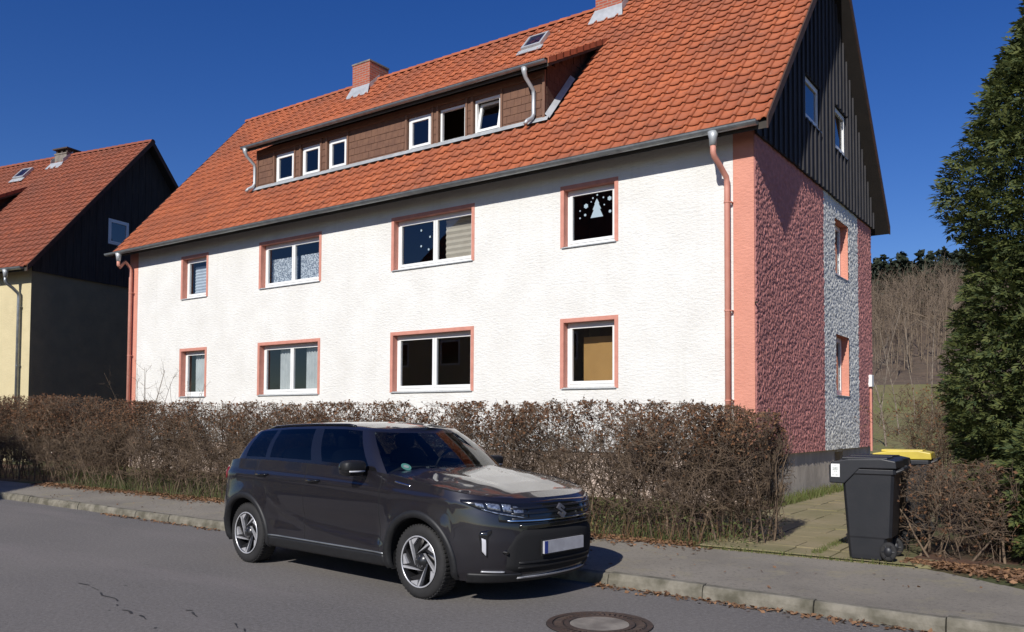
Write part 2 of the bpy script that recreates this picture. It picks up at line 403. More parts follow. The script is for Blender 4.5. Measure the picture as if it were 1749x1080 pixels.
cyf = V[F].mean(1)[:, 1]; ground.data.polygons.foreach_set('material_index', (cyf > 9.5).astype(np.int32) + (cyf > 98))
ground.data.polygons.foreach_set('use_smooth', [True] * len(F))

mb = MB(); n = 60
xx = np.linspace(-60, 40, n)
for a, b_ in zip(xx, xx[1:]): mb.quad((a, -17, 0), (b_, -17, 0), (b_, kerbY(b_) + .02, 0), (a, kerbY(a) + .02, 0))
road = mb.obj('road', 'asphalt'); tag(road, kind='structure')
mb = MB()
for a, b_ in zip(xx, xx[1:]):
    k0, k1 = kerbY(a), kerbY(b_)
    mb.quad((a, k0 + .1, .115), (b_, k1 + .1, .115), (b_, -5.02, .125), (a, -5.02, .125))
    mb.quad((a, -5.02, .125), (b_, -5.02, .125), (b_, -5.02, -.05), (a, -5.02, -.05))
pav = mb.obj('pavement', 'old_asphalt'); tag(pav, kind='structure')
# far pavement behind the camera
mb = MB(); mb.box((-60, -19.5, -.05), (40, -17.01, .12)); tag(mb.obj('pavement', 'old_asphalt'), kind='structure')
# kerb of separate stones
kerb = empty('kerb', (0, 0, 0)); tag(kerb, kind='structure')
x = -19.0; i = 0
while x < 7.5:
    L = 1.0
    a, b_ = x + .006, x + L - .006
    dz = random.uniform(-.006, .006); dy = random.uniform(-.008, .008)
    za = .118 + dz; mb = MB()
    ya, yb = kerbY(a) + dy, kerbY(b_) + dy
    prof = [(0, -.1), (.012, .06), (.03, za - .012), (.045, za), (.13, za), (.13, -.1)]
    n0 = mb.pts([(a, ya + p, q) for p, q in prof] + [(b_, yb + p, q + random.uniform(-.004, .004)) for p, q in prof])
    for j in range(5): mb.f.append((n0 + j, n0 + 6 + j, n0 + 7 + j, n0 + j + 1))
    mb.f += [tuple(range(n0 + 5, n0 - 1, -1)), tuple(range(n0 + 6, n0 + 12))]
    mb.obj('kerb_stone', 'kerbstone', kerb); x += L
# tar-filled cracks
def crack(pts, wd):
    mb = MB(); L = []
    for (x0, y0), (x1, y1) in zip(pts, pts[1:]):
        for t in np.linspace(0, 1, 7)[:-1]:
            L.append((x0 + (x1 - x0) * t + random.uniform(-.03, .03), y0 + (y1 - y0) * t + random.uniform(-.03, .03)))
    for (x0, y0), (x1, y1) in zip(L, L[1:]):
        if random.random() < .55: continue
        d = Vector((x1 - x0, y1 - y0)); nn = Vector((-d.y, d.x)).normalized() * wd * random.uniform(.3, 1.3)
        mb.quad((x0 - nn.x, y0 - nn.y, .004), (x1 - nn.x, y1 - nn.y, .004), (x1 + nn.x, y1 + nn.y, .004), (x0 + nn.x, y0 + nn.y, .004))
    return mb.obj('tar_crack', 'tar', road)
crack([(-3.2, -10.15), (-2.3, -10.35), (-1.75, -10.55), (-1.2, -10.65), (-.9, -10.78)], .009)
crack([(-2.6, -9.9), (-2.2, -10.0)], .008)
crack([(-.6, -10.3), (-.2, -10.42), (.1, -10.7)], .008)
crack([(-5.2, -8.3), (-4.4, -8.35)], .008)
crack([(-1.4, -10.2), (-1.0, -10.35)], .009)
crack([(1.9, -8.0), (2.15, -7.97)], .03)

# paved path to the rear, slab by slab
path = empty('path', (0, 0, 0)); tag(path, kind='structure')
mb = MB(); mb.quad((1.0, -5.02, .149), (3.4, -5.02, .149), (1.3, 14, .149), (.06, 14, .149)); mb.obj('path_bed', 'joint', path)
for iy in range(27):
    y0 = -5.0 + iy * .5
    for ix in range(-3, 8):
        x0 = .05 + ix * .5 - .036 * iy * .5
        xc = x0 + .25; yc = y0 + .25
        lo = np.interp(yc, [-5, 0, 14], [1.05, .12, .1]); hi = np.interp(yc, [-5, -2, 3, 4, 14], [3.35, 2.9, 2.5, 1.6, 1.4])
        if xc < lo + .15 or xc > hi: continue
        dz = random.uniform(-.005, .005); mb = MB()
        tz = [.158 + dz + random.uniform(-.004, .004) for _ in range(4)]
        e = .006; P = [(x0 + e, y0 + e), (x0 + .5 - e, y0 + e), (x0 + .5 - e, y0 + .5 - e), (x0 + e, y0 + .5 - e)]
        n0 = mb.pts([(p[0], p[1], .10) for p in P] + [(p[0], p[1], t) for p, t in zip(P, tz)])
        mb.f += [(n0 + 4, n0 + 5, n0 + 6, n0 + 7)] + [(n0 + i, n0 + (i + 1) % 4, n0 + 4 + (i + 1) % 4, n0 + 4 + i) for i in range(4)]
        mb.obj('paving_slab', 'slab', path)

# ------------------------------------------------------------------ house builder
def wall_sheet(mb, T, u0, u1, w0, w1, holes, depth, topf=None):
    """sheet in the (u,w) plane with rectangular holes and reveals of the given depth"""
    U = sorted({u0, u1, *[h[0] for h in holes], *[h[1] for h in holes]}); Wz = sorted({w0, w1, *[h[2] for h in holes], *[h[3] for h in holes]})
    mb.T = T
    for a, b_ in zip(U, U[1:]):
        for c_, d in zip(Wz, Wz[1:]):
            mu, mw = (a + b_) / 2, (c_ + d) / 2
            if any(h[0] < mu < h[1] and h[2] < mw < h[3] for h in holes): continue
            mb.quad((a, 0, c_), (b_, 0, c_), (b_, 0, d), (a, 0, d))
    for (a, b_, c_, d) in holes:
        mb.quad((a, 0, c_), (a, depth, c_), (a, depth, d), (a, 0, d)); mb.quad((b_, 0, c_), (b_, 0, d), (b_, depth, d), (b_, depth, c_))
        mb.quad((a, 0, c_), (b_, 0, c_), (b_, depth, c_), (a, depth, c_)); mb.quad((a, 0, d), (a, depth, d), (b_, depth, d), (b_, 0, d))

def window(parent, T, u0, u1, w0, w1, n=1, rd=.13, surround='trim_pink', glass='pane', sill=True, fw_=.10, open_=None, trim=.07):
    """u0..w1: clear opening in the wall; frame set rd back"""
    mb = MB(T); e = .002
    a, b_, c_, d = u0 + .014, u1 - .014, w0 + .02, w1 - .01
    y0, y1 = rd, rd + .07; f = fw_ * .55
    mb.box((a, y0, c_), (a + f, y1, d)); mb.box((b_ - f, y0, c_), (b_, y1, d)); mb.box((a + f, y0, c_), (b_ - f, y1, c_ + f)); mb.box((a + f, y0, d - f), (b_ - f, y1, d))
    W = mb.obj('window', 'pvc', parent)
    span = (b_ - a - 2 * f) / n
    for i in range(n):
        p, q = a + f + i * span + .003, a + f + (i + 1) * span - .003; s = fw_ * .6
        zb, zt = c_ + f + .003, d - f - .003
        if open_ == 'open': continue
        t0 = rd - .012
        def TT(P, k=(.20 if open_ == 'tilt' else 0)):
            return T((P[0], P[1] + k * (P[2] - zb), P[2]))
        mb = MB(TT); mb.box((p, t0, zb), (p + s, t0 + .06, zt)); mb.box((q - s, t0, zb), (q, t0 + .06, zt)); mb.box((p + s, t0, zb), (q - s, t0 + .06, zb + s)); mb.box((p + s, t0, zt - s), (q - s, t0 + .06, zt))
        mb.obj('sash', 'pvc', W)
        mb = MB(TT); mb.quad((p + s - .004, t0 + .03, zb + s - .004), (q - s + .004, t0 + .03, zb + s - .004), (q - s + .004, t0 + .03, zt - s + .004), (p + s - .004, t0 + .03, zt - s + .004))
        mb.obj('pane', glass, W)
    if surround:
        mb = MB(T); t = trim; o = -.012
        for A, B in (((u0 - t, o, w0 - .02), (u0, .01, w1 + t)), ((u1, o, w0 - .02), (u1 + t, .01, w1 + t)), ((u0, o, w1), (u1, .01, w1 + t))): mb.box(A, B)
        mb.box((u0, o + .002, w0 + .012), (u0 + .012, rd + .02, w1 - .001)); mb.box((u1 - .012, o + .002, w0 + .012), (u1, rd + .02, w1 - .001)); mb.box((u0 + .012, o + .002, w1 - .012), (u1 - .012, rd + .02, w1 - .0005))
        mb.obj('surround', surround, W)
    if sill:
        mb = MB(T); mb.prism([(u0 - .03, -.035, w0 - .03), (u0 - .03, -.035, w0 - .012), (u0 - .03, rd + .01, w0 + .018), (u0 - .03, rd + .01, w0 - .03)], (u1 - u0 + .06, 0, 0))
        mb.obj('sill', 'zinc_pale' if surround else 'zinc', W)
    return W

PROF = [(.0, .0), (.004, .034), (.035, .050), (.070, .036), (.10, .008), (.16, .003), (.22, .004), (.262, .012), (.282, .020), (.287, -.01)]
PROF = [(.3 - u, z) for u, z in reversed(PROF)]
def tile_template(wd, ln):
    s = wd / .3; v = []; f = []
    for k, (y, dz) in enumerate(((0, .042), (ln, .0))):
        for u, z in PROF: v.append((u * s, y, z + dz))
    n = len(PROF)
    for u, z in PROF: v.append((u * s, .004, z + .042 - .020))
    for i in range(n - 1):
        f.append((i, i + 1, n + i + 1, n + i)); f.append((2 * n + i, 2 * n + i + 1, i + 1, i))
    return np.array(v), np.array(f)
CAMV = np.array(CAM)
def slope_frame(m):
    c = 1 / math.sqrt(1 + m * m); s = m * c
    return np.array([(1, 0, 0), (0, c, -s), (0, s, c)])       # columns: u, v(up the slope), n
def roof_tiles(parent, org, cols, rows, tw, gauge, m, mat, keep, indiv=0):
    A = slope_frame(m); tv, tf = tile_template(tw * 1.0, gauge * 1.16)
    L = []
    for r in range(rows):
        for c in range(cols):
            loc = np.array((org[0] + c * tw, org[1], org[2])) + A[:, 1] * r * gauge
            mid = loc + A[:, 1] * gauge / 2 + A[:, 0] * tw / 2
            if keep and not keep(mid): continue
            L.append(loc)
    pw = np.array(parent.matrix_world.translation) if parent.parent is None else np.array(parent.parent.location)
    L.sort(key=lambda p: np.linalg.norm(p + pw - CAMV))
    if indiv:
        me = None
        for loc in L[:indiv]:
            if me is None:
                o = obj('roof_tile', tv, tf, mat, parent, True); me = o.data
            else: o = link('roof_tile', me, parent)
            B = A @ jitter(); o.matrix_local = Matrix([[*B[i], loc[i]] for i in range(3)] + [[0, 0, 0, 1]])
    rest = L[indiv:]
    if rest:
        V, F = merge(tv, tf, [(A @ jitter(), p) for p in rest])
        o = obj('roof_tiles_rest' if indiv else 'roof_tiles', V, F, mat, parent, True); tag(o, kind='stuff')
def jitter():
    a, b_, c_ = rng.normal(0, .007, 3)
    return np.array([(1, -c_, b_), (c_, 1, -a), (-b_, a, 1)])

def house(loc, name, label, style, rz=0):
    main = style == 'main'; X_D0, X_D1 = -14.8, -4.98
    H = empty(name, loc, rz); tag(H, label, 'house')
    L = 19.952; D = 8.968; YR = D / 2
    zr = lambda y: 7.3135 + SLOPE * y if y <= YR else 7.3135 + SLOPE * (D - y)
    OL, OR = -20.2, .38
    FT = lambda p: p
    wallm = 'white_render' if main else 'yellow_render'
    wins = [(-17.212, -15.9, 1), (-13.632, -11.174, 2), (-8.751, -6.259, 2), (-4.032, -2.703, 1)]
    floors = [(2.263, 3.697), (5.135, 6.416)]
    t = .07
    holes = []
    for (a, b_, n) in wins:
        for (c_, d) in floors: holes.append((a + t, b_ - t, c_ + .03, d - t))
    QL, QR = -19.49, -.385
    mb = MB(); wall_sheet(mb, FT, QL, QR, 1.016, 7.10, holes, .30)
    mb.quad((QL, .3, 1.0), (QR, .3, 1.0), (QR, .3, 1.02), (QL, .3, 1.02))
    mb.obj('front_wall', wallm, H)
    for a, b_ in ((-L, QL - .001), (QR + .001, 0)):
        mb = MB(); mb.box((a + .002, -.004, 1.016), (b_ - .002, .02 if b_ == 0 else .28, 7.08)); mb.obj('quoin', 'pink_render' if main else wallm, H)
    # interior: back wall, floors
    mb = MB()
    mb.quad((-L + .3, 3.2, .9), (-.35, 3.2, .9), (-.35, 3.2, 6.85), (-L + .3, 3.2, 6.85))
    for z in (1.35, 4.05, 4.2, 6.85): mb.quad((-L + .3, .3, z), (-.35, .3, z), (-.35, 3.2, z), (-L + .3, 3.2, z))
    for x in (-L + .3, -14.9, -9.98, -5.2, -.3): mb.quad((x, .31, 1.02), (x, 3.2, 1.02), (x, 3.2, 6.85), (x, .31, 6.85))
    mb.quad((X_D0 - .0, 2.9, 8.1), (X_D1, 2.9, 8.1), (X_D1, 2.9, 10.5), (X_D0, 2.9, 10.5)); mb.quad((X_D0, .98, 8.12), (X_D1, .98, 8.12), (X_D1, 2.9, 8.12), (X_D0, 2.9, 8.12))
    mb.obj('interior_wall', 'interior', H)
    # plinth and blind walls
    mb = MB(); e = .05
    P = [(-L + e, e), (-e, e), (-e, D - e), (-L + e, D - e)]
    ch = [(5.40, 6.12, .60, .95)]
    wall_sheet(mb, lambda p: (-e - p[1], p[0], p[2]), e, D - e, -.6, 1.016, ch if main else [], .25); mb.T = FT
    fp = MB(); fp.quad((P[0][0], e, -.6), (P[1][0], e, -.6), (P[1][0], e, 1.016), (P[0][0], e, 1.016)); fp.obj('front_plinth', 'front_plinth' if main else wallm, H)
    mb.quad((P[0][0], D - e, -.6), (P[1][0], D - e, -.6), (P[1][0], D - e, 1.016), (P[0][0], D - e, 1.016))
    mb.quad((P[0][0], e, -.6), (P[0][0], e, 1.016), (P[0][0], D - e, 1.016), (P[0][0], D - e, -.6))
    mb.obj('plinth', 'plinth' if main else wallm, H)
    if main:
        mb = MB(); mb.box((-.30, 5.40, .60), (-.28, 6.12, .95)); mb.obj('cellar_window', 'interior', H)
    mb = MB(); mb.quad((-L, D, 1.016), (0, D, 1.016), (0, D, 7.1), (-L, D, 7.1))
    mb.poly([(-L, 0, 1.016), (-L, D, 1.016), (-L, D, 7.0), (-L, YR, zr(YR) - .15), (-L, 0, 7.0)])
    mb.quad((-L, 0, 1.016), (0, 0.01, 1.016), (0, D, 1.016), (-L, D, 1.016))
    mb.obj('rear_wall', wallm, H)
    # gable
    GW = [(5.343, 6.536, 2.252, 3.644), (5.343, 6.536, 5.023, 6.321)]
    GT = lambda p: (-p[1], p[0], p[2])
    if main:
        for nm, (y0, y1), mat, hs in (('gable_render', (.0, 4.387), 'rough_red', []), ('gable_panel', (4.387, 7.471), 'rough_grey', GW), ('gable_render', (7.471, D), 'rough_red', [])):
            st = .019; ny = int((y1 - y0) / st); nz = int((6.80 - 1.016) / st)
            yy = np.linspace(y0, y1, ny + 1); zz = np.linspace(1.016, 6.80, nz + 1)
            for h in hs:
                for v_, arr in ((h[0], yy), (h[1], yy), (h[2], zz), (h[3], zz)): arr[np.argmin(abs(arr - v_))] = v_
            Y, Z = np.meshgrid(yy, zz)
            wx = Y + .05 * vnoise(Y * 9, Z * 9, 3); wz = Z + .05 * vnoise(Y * 9, Z * 9, 4)
            d = .5 * (1 - np.abs(2 * vnoise(wx * 24, wz * 20, 1) - 1)) + .45 * vnoise(wx * 38, wz * 32, 2) + .25 * vnoise(Y * 48, Z * 48, 8)
            d = np.maximum((d - .25) * .040, .0)
            ed = np.minimum(np.minimum(Y - .0, D - Y) / .03, 1).clip(0, 1)
            X = d * ed + .003
            V = np.stack([X, Y, Z], -1).reshape(-1, 3); ix = np.arange(len(V)).reshape(Y.shape)
            F = np.stack([ix[:-1, :-1], ix[:-1, 1:], ix[1:, 1:], ix[1:, :-1]], -1).reshape(-1, 4)
            cc = V[F].mean(1); ok = np.ones(len(F), bool)
            for h in hs: ok &= ~((cc[:, 1] > h[0]) & (cc[:, 1] < h[1]) & (cc[:, 2] > h[2]) & (cc[:, 2] < h[3]))
            obj(nm, V, F[ok], mat, H, True)
        for h in GW:
            mb = MB(GT); a, b_, c_, d = h; q = .22
            mb.quad((a, -.01, c_), (a, q, c_), (a, q, d), (a, -.01, d)); mb.quad((b_, -.01, c_), (b_, -.01, d), (b_, q, d), (b_, q, c_))
            mb.quad((a, -.01, d), (a, q, d), (b_, q, d), (b_, -.01, d)); mb.quad((a, -.01, c_), (b_, -.01, c_), (b_, q, c_), (a, q, c_))
            mb.obj('window_reveal', 'pink_render', H)
            window(H, GT, a, b_, c_, d, 1, .16, None, 'pane', True)
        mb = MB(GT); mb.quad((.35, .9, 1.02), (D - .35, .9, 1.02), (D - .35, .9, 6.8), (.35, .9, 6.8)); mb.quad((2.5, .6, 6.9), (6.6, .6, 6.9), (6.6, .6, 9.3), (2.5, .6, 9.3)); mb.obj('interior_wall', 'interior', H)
    else:
        mb = MB(); mb.quad((0, 0, 1.016), (0, D, 1.016), (0, D, 6.8), (0, 0, 6.8)); mb.obj('gable_wall', 'yellow_render_shaded', H)
    # gable cladding: boards and cover strips
    clad = MB(); clad.poly([(-.16, .02, 6.80), (-.16, D - .02, 6.80), (-.16, YR, zr(YR) - .3)])
    cw = ([(2.93, 4.02, 7.90, 8.84), (5.16, 6.29, 7.89, 8.92)] if main else [(2.87, 3.79, 8.2, 9.15)])
    C = clad.obj('gable_cladding', 'aged_wood' if not main else 'dark_wood', H)
    p = .30; k = 0; y = -.02
    bm_ = 'dark_wood' if main else 'aged_wood'
    while y < D:
        y1 = min(y + p - .012, D + .02)
        def seg(y0, y1, x0, x1, nm):
            cuts_ = sorted({y0, y1, *[e_ for h in cw for e_ in h[:2] if y0 < e_ < y1]})
            for ya, yb in zip(cuts_, cuts_[1:]):
                if yb - ya < .012: continue
                spans = [(6.735 + random.uniform(-.008, .008), None)]
                for h in cw:
                    if h[0] < (ya + yb) / 2 < h[1]: spans = [(spans[0][0], h[2]), (h[3], None)]
                for lo, hi in spans:
                    ta, tb = (hi, hi) if hi else (zr(ya) - .13, zr(yb) - .13)
                    if min(ta, tb) < lo + .02: ta, tb = max(ta, lo + .01), max(tb, lo + .01)
                    mb = MB()
                    if ya < YR < yb and not hi: mb.prism([(x0, ya, lo), (x0, yb, lo), (x0, yb, tb), (x0, YR, zr(YR) - .13), (x0, ya, ta)], (x1 - x0, 0, 0))
                    else: mb.prism([(x0, ya, lo), (x0, yb, lo), (x0, yb, tb), (x0, ya, ta)], (x1 - x0, 0, 0))
                    mb.obj(nm, bm_, C)
        seg(y, y1, .03, .07 + random.uniform(-.003, .003), 'board')
        if main: seg(y1 - .025, min(y1 + .04, D + .02), .0735, .105, 'cover_strip')
        y += p
    CT = lambda p: (.07 - p[1], p[0], p[2])
    for h in cw: window(H, CT, h[0], h[1], h[2], h[3], 1, .05 if main else .01, None, 'pane_sky', main, trim=.05)
    # roof
    Rf = empty('roof', (0, 0, 0), 0, H)
    mb = MB(); th = .13
    for s in (0, 1):
        ye = -.43 if s == 0 else D + .43
        hole = s == 0
        if hole:
            P0 = lambda y: zr(y) - .05
            DX0, DX1, DY = -14.83, -4.95, 3.05
            for (a, b_, c_, d) in ((OL, DX0, ye, YR), (DX1, OR, ye, YR), (DX0, DX1, ye, .82), (DX0, DX1, DY, YR)):
                n0 = mb.pts([(a, c_, P0(c_)), (b_, c_, P0(c_)), (b_, d, P0(d)), (a, d, P0(d)), (a, c_, P0(c_) - th), (b_, c_, P0(c_) - th), (b_, d, P0(d) - th), (a, d, P0(d) - th)])
                mb.f += [(n0, n0 + 1, n0 + 2, n0 + 3), (n0 + 4, n0 + 7, n0 + 6, n0 + 5), (n0, n0 + 4, n0 + 5, n0 + 1), (n0 + 1, n0 + 5, n0 + 6, n0 + 2), (n0 + 3, n0 + 7, n0 + 4, n0)]
        else:
            z0 = zr(ye); n0 = mb.pts([(OL, ye, z0 + .0), (OR, ye, z0), (OR, YR, zr(YR)), (OL, YR, zr(YR)), (OL, ye, z0 - .18), (OR, ye, z0 - .18), (OR, YR, zr(YR) - .18), (OL, YR, zr(YR) - .18)])
            rear = MB(); rear.v = mb.v[n0:]; mb.v = mb.v[:n0]
            rear.f = [(0, 1, 2, 3), (4, 7, 6, 5), (0, 4, 5, 1), (1, 5, 6, 2), (3, 7, 4, 0)]
            rr_ = rear.obj('rear_slope', 'tile' if main else 'tile_old', Rf); rr_.data.materials.append(MT['soffit_dark']); rr_.data.polygons.foreach_set('material_index', [0, 1, 1, 1, 1])
    mb.obj('roof_deck', 'soffit', Rf)
    DX0, DX1 = -15.10, -4.67
    dtop = 3.05
    def keep(p):
        return not (-14.95 < p[0] < -4.85 and .80 < p[1] < dtop - .05)
    cols = 68; tm = 'tile' if main else 'tile_old'
    gauge = TG * math.sqrt(1 + SLOPE ** 2)
    bpy.context.view_layer.update()
    roof_tiles(Rf, (OL, -.45, zr(-.45) - .035), cols, 25, TW, gauge, SLOPE, tm, keep, 300 if main else 0)
    # verges and ridge
    for x, s in ((OR, 1), (OL, -1)):
        for y0, y1 in ((-.45, YR), (D + .45, YR)):
            mb = MB(); mb.prism([(x, y0, zr(y0) + .035), (x, y1, zr(y1) + .04), (x, y1, zr(y1) - .18), (x, y0, zr(y0) - .17)], (s * .028, 0, 0)); mb.obj('bargeboard', 'barge', Rf)
    nr = 60
    for i in range(nr):
        x0 = OL + i * (OR - OL) / nr; x1 = x0 + (OR - OL) / nr + .04; mb = MB(); pr = []
        for k in range(7):
            a = math.pi * k / 6; pr.append((math.cos(a), math.sin(a)))
        n0 = mb.pts([(x0, YR - .125 * c_, zr(YR) - .055 + .125 * s_) for c_, s_ in pr] + [(x1, YR - .105 * c_, zr(YR) - .055 + .105 * s_) for c_, s_ in pr])
        mb.f = [(n0 + k, n0 + k + 1, n0 + 8 + k, n0 + 7 + k) for k in range(6)]
        mb.obj('ridge_tile', tm, Rf, True)
    # gutter and downpipes
    def gutter(x0, x1, y, z, r, par=H):
        mb = MB(); n = 9; pr = [(-r * math.cos(math.pi * k / (n - 1)), -r * math.sin(math.pi * k / (n - 1))) for k in range(n)]
        pr = [(pr[0][0] - .012, pr[0][1] + .004)] + pr
        for off in (0, .006):
            n0 = mb.pts([(x0, y + p * (1 - off * 8), z + q * (1 - off * 8)) for p, q in pr] + [(x1, y + p * (1 - off * 8), z + q * (1 - off * 8)) for p, q in pr])
            mb.f += [(n0 + k, n0 + k + 1, n0 + len(pr) + k + 1, n0 + len(pr) + k) for k in range(n)]
        for x in (x0, x1): mb.poly([(x, y + p, z + q) for p, q in pr[1:]])
        return mb.obj('gutter', 'zinc', par)
    gutter(-20.42, .24, -.52, 6.775, .085)
    pipem = 'pipe_pink' if main else 'zinc'
    for xa, xb, zt in ((-.55, -.46, 6.0), (-19.72, -19.74, 6.35)):
        mb = MB(); mb.tube([(xa, -.52, 6.72), (xa, -.52, 6.62), (xa, -.52, 6.48)], [.10, .075, .062], 12); mb.obj('gutter_outlet', 'zinc_pale', H, True)
        mb = MB(); mb.tube([(xa, -.52, 6.50), (xa, -.52, 6.36), (xa + .01, -.49, 6.29), ((xa + xb) / 2, -.30, zt + .16), (xb, -.13, zt), (xb, -.103, zt - .07), (xb, -.10, zt - .2), (xb, -.10, .1)], .052, 12)
        P_ = mb.obj('downpipe', pipem, H, True)
        for z in (5.55, 3.6, 2.0):
            mb = MB(); mb.tube([(xb, -.10, z - .012), (xb, -.10, z + .012)], .060, 12); mb.box((xb + .05, -.108, z - .008), (xb + .085, .0, z + .008)); mb.obj('pipe_bracket', pipem, P_)
    # dormer
    Dm = empty('dormer', (0, 0, 0), 0, H)
    YD = .81; X0, X1 = -14.83, -4.95; ZT = 9.36
    dw = [(-14.05, -13.23), (-12.94, -12.17), (-11.89, -11.15), (-9.02, -8.23), (-8.0, -7.18), (-6.94, -6.16)]
    dz0, dz1 = 8.27, 9.12
    DT = lambda p: (p[0], YD + p[1], p[2])
    mb = MB(); wall_sheet(mb, DT, X0, X1, 8.05, ZT, [(a, b_, dz0, dz1) for a, b_ in dw], .16)
    mb.T = FT
    zs = lambda y: 9.42 + .545 * (y - .5)
    mb.obj('dormer_wall', 'shingle', Dm)
    for x in (X0, X1):
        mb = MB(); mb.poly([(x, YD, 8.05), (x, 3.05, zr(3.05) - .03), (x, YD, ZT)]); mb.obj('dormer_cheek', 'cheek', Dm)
    # shingles
    sm = None; sw, sh = .205, .178
    n_sh = 0
    def one_shingle(x, z, T):
        mb = MB(T); mb.prism([(x + .003, -.016, z), (x + sw - .003, -.016, z), (x + sw - .003, -.006, z + sh + .01), (x + .003, -.006, z + sh + .01)], (0, .006, 0)); return mb.obj('shingle', 'shingle', Dm)
    spans = [(X0 + .07, dw[0][0] - .08), (dw[2][1] + .08, dw[3][0] - .08), (dw[5][1] + .08, X1 - .07)] + [(dw[i][1] + .07, dw[i + 1][0] - .07) for i in (0, 1, 3, 4)]
    for a, b_ in spans:
        nn = max(1, round((b_ - a) / sw)); s0 = sw; 
        for r in range(6):
            z = 8.18 + r * sh
            if z + sh > 9.22: continue
            x = a - (s0 / 2 if (r % 2 and nn > 2) else 0)
            while x < b_ - .02:
                xa, xb = max(x, a), min(x + s0, b_)
                if xb - xa > .04:
                    mb = MB(DT); dd = random.uniform(-.002, .002)
                    mb.prism([(xa + .003, -.020 + dd, z), (xb - .003, -.020 + dd, z), (xb - .003, -.008, z + sh + .012), (xa + .003, -.008, z + sh + .012)], (0, .007, 0)); mb.obj('shingle', 'shingle', Dm)
                x += s0
    mb = MB(); DYc = 0
    for r in range(12):               # cheek shingles
        z = 8.3 + r * sh; y = YD + .06 + (sw / 2 if r % 2 else 0) - sw
        while y < 3.0:
            ya, yb = max(y, YD + .05), y + sw
            if yb > YD + .1 and zr(ya) - .02 < z + sh * .5 and zr(yb) < z + sh and z + sh < zs(ya) - .05:
                mb.box((X1, ya + .003, z), (X1 + .014, yb - .003, z + sh - .004))
            y += sw
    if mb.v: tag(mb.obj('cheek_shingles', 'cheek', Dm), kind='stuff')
    mb = MB(); mb.box((X0, YD - .035, 9.215), (X1 + .015, YD - .001, ZT)); mb.obj('frieze_board', 'shingle_trim', Dm)
    for x in (X0 + .03, X1 - .025): mb = MB(); mb.box((x - .03, YD - .035, 8.1), (x + .035, YD - .001, 9.213)); mb.obj('corner_board', 'shingle_trim', Dm)
    for a, b_ in dw:
        for x in (a - .035, b_ + .035): mb = MB(); mb.box((x - .03, YD - .03, 8.2), (x + .03, YD - .001, 9.213)); mb.obj('window_board', 'shingle_trim', Dm)
    for i, (a, b_) in enumerate(dw):
        op = {4: 'open', 5: 'tilt'}.get(i) if main else None
        window(H, DT, a, b_, dz0, dz1, 1, .045, None, 'pane', False, .10, op)
        mb = MB(); mb.prism([(a - .03, YD - .07, 8.235), (b_ + .03, YD - .07, 8.235), (b_ + .03, YD + .05, 8.278), (a - .03, YD + .05, 8.278)], (0, .004, -.02)); mb.obj('window_apron', 'zinc_pale', Dm)
    mb = MB(); mb.prism([(X0 - .1, .71, zr(.71) + .085), (X1 + .12, .71, zr(.71) + .085), (X1 + .12, YD - .022, zr(YD) + .075), (X0 - .1, YD - .022, zr(YD) + .075)], (0, -.003, -.012)); mb.obj('lead_apron', 'zinc_pale', Dm)
    for x, s in ((X1, 1), (X0, -1)):
        mb = MB(); mb.prism([(x + s * .018, YD - .03, zr(YD - .03) + .17), (x + s * .018, 1.85, zr(1.85) + .17), (x + s * .14, 1.85, zr(1.85) + .06), (x + s * .14, YD - .03, zr(YD - .03) + .06)], (0, 0, -.012)); mb.obj('cheek_flashing', 'zinc_pale', Dm)
    mb = MB(); n0 = mb.pts([(DX0, .5, zs(.5) - .03), (DX1, .5, zs(.5) - .03), (DX1, 3.12, zs(3.12) - .03), (DX0, 3.12, zs(3.12) - .03), (DX0, .5, zs(.5) - .15), (DX1, .5, zs(.5) - .15), (DX1, 3.12, zs(3.12) - .15), (DX0, 3.12, zs(3.12) - .15)])
    mb.f = [(0, 1, 2, 3), (4, 7, 6, 5), (0, 4, 5, 1), (1, 5, 6, 2), (3, 7, 4, 0)]; mb.obj('dormer_deck', 'soffit', Dm)
    for x, s in ((DX1, 1), (DX0, -1)):
        nv = 9
        for i in range(nv):
            y0 = .48 + i * (3.1 - .48) / nv; y1 = y0 + 2.62 / nv + .03; mb = MB()
            if zs(y1) < zr(y1) - .15: continue
            mb.prism([(x, y0, zs(y0) + .055), (x, y1, zs(y1) + .04), (x, y1, zs(y1) - .09), (x, y0, zs(y0) - .075)], (s * .025, 0, 0)); mb.obj('verge_tile', tm, Dm)
    ng = 8; gd = 2.75 * math.sqrt(1 + .545 ** 2) / ng
    roof_tiles(Dm, (DX0, .46, zs(.46) - .02), 35, ng, (DX1 - DX0) / 35, gd, .545, tm, None, 0)
    g = gutter(DX0 + .05, DX1 - .02, .435, 9.40, .07, H)
    for xa in (-5.25, -14.90):
        mb = MB(); mb.tube([(xa, .435, 9.35), (xa, .435, 9.26), (xa + .01, .47, 9.15), (xa + .04, .72, 8.95), (xa + .04, .745, 8.86), (xa + .04, .745, 8.40), (xa + .03, .70, 8.31), (xa - .02, .58, 8.22), (xa - .03, .52, 8.14)], [.075, .058] + [.045] * 7, 10); mb.obj('downpipe', 'zinc_pale', H, True)
    # chimneys
    for cxx in ((-14.0, -5.15) if main else (-4.3,)):
        z1 = 12.88 if main else 12.42; hw_ = .38 if main else .34
        mb = MB(); mb.box((cxx - hw_, 4.06 if main else 4.2, 11.6), (cxx + hw_, 4.90 if main else 4.78, z1)); Ch = mb.obj('chimney', 'brick' if main else 'concrete', H)
        mb = MB(); mb.box((cxx - hw_ - .02, 4.04 if main else 4.18, z1), (cxx + hw_ + .02, 4.92 if main else 4.8, z1 + .05)); mb.obj('chimney_cap', 'concrete', Ch)
        mb = MB(); a, b_ = cxx - hw_ - .015, cxx + hw_ + .015
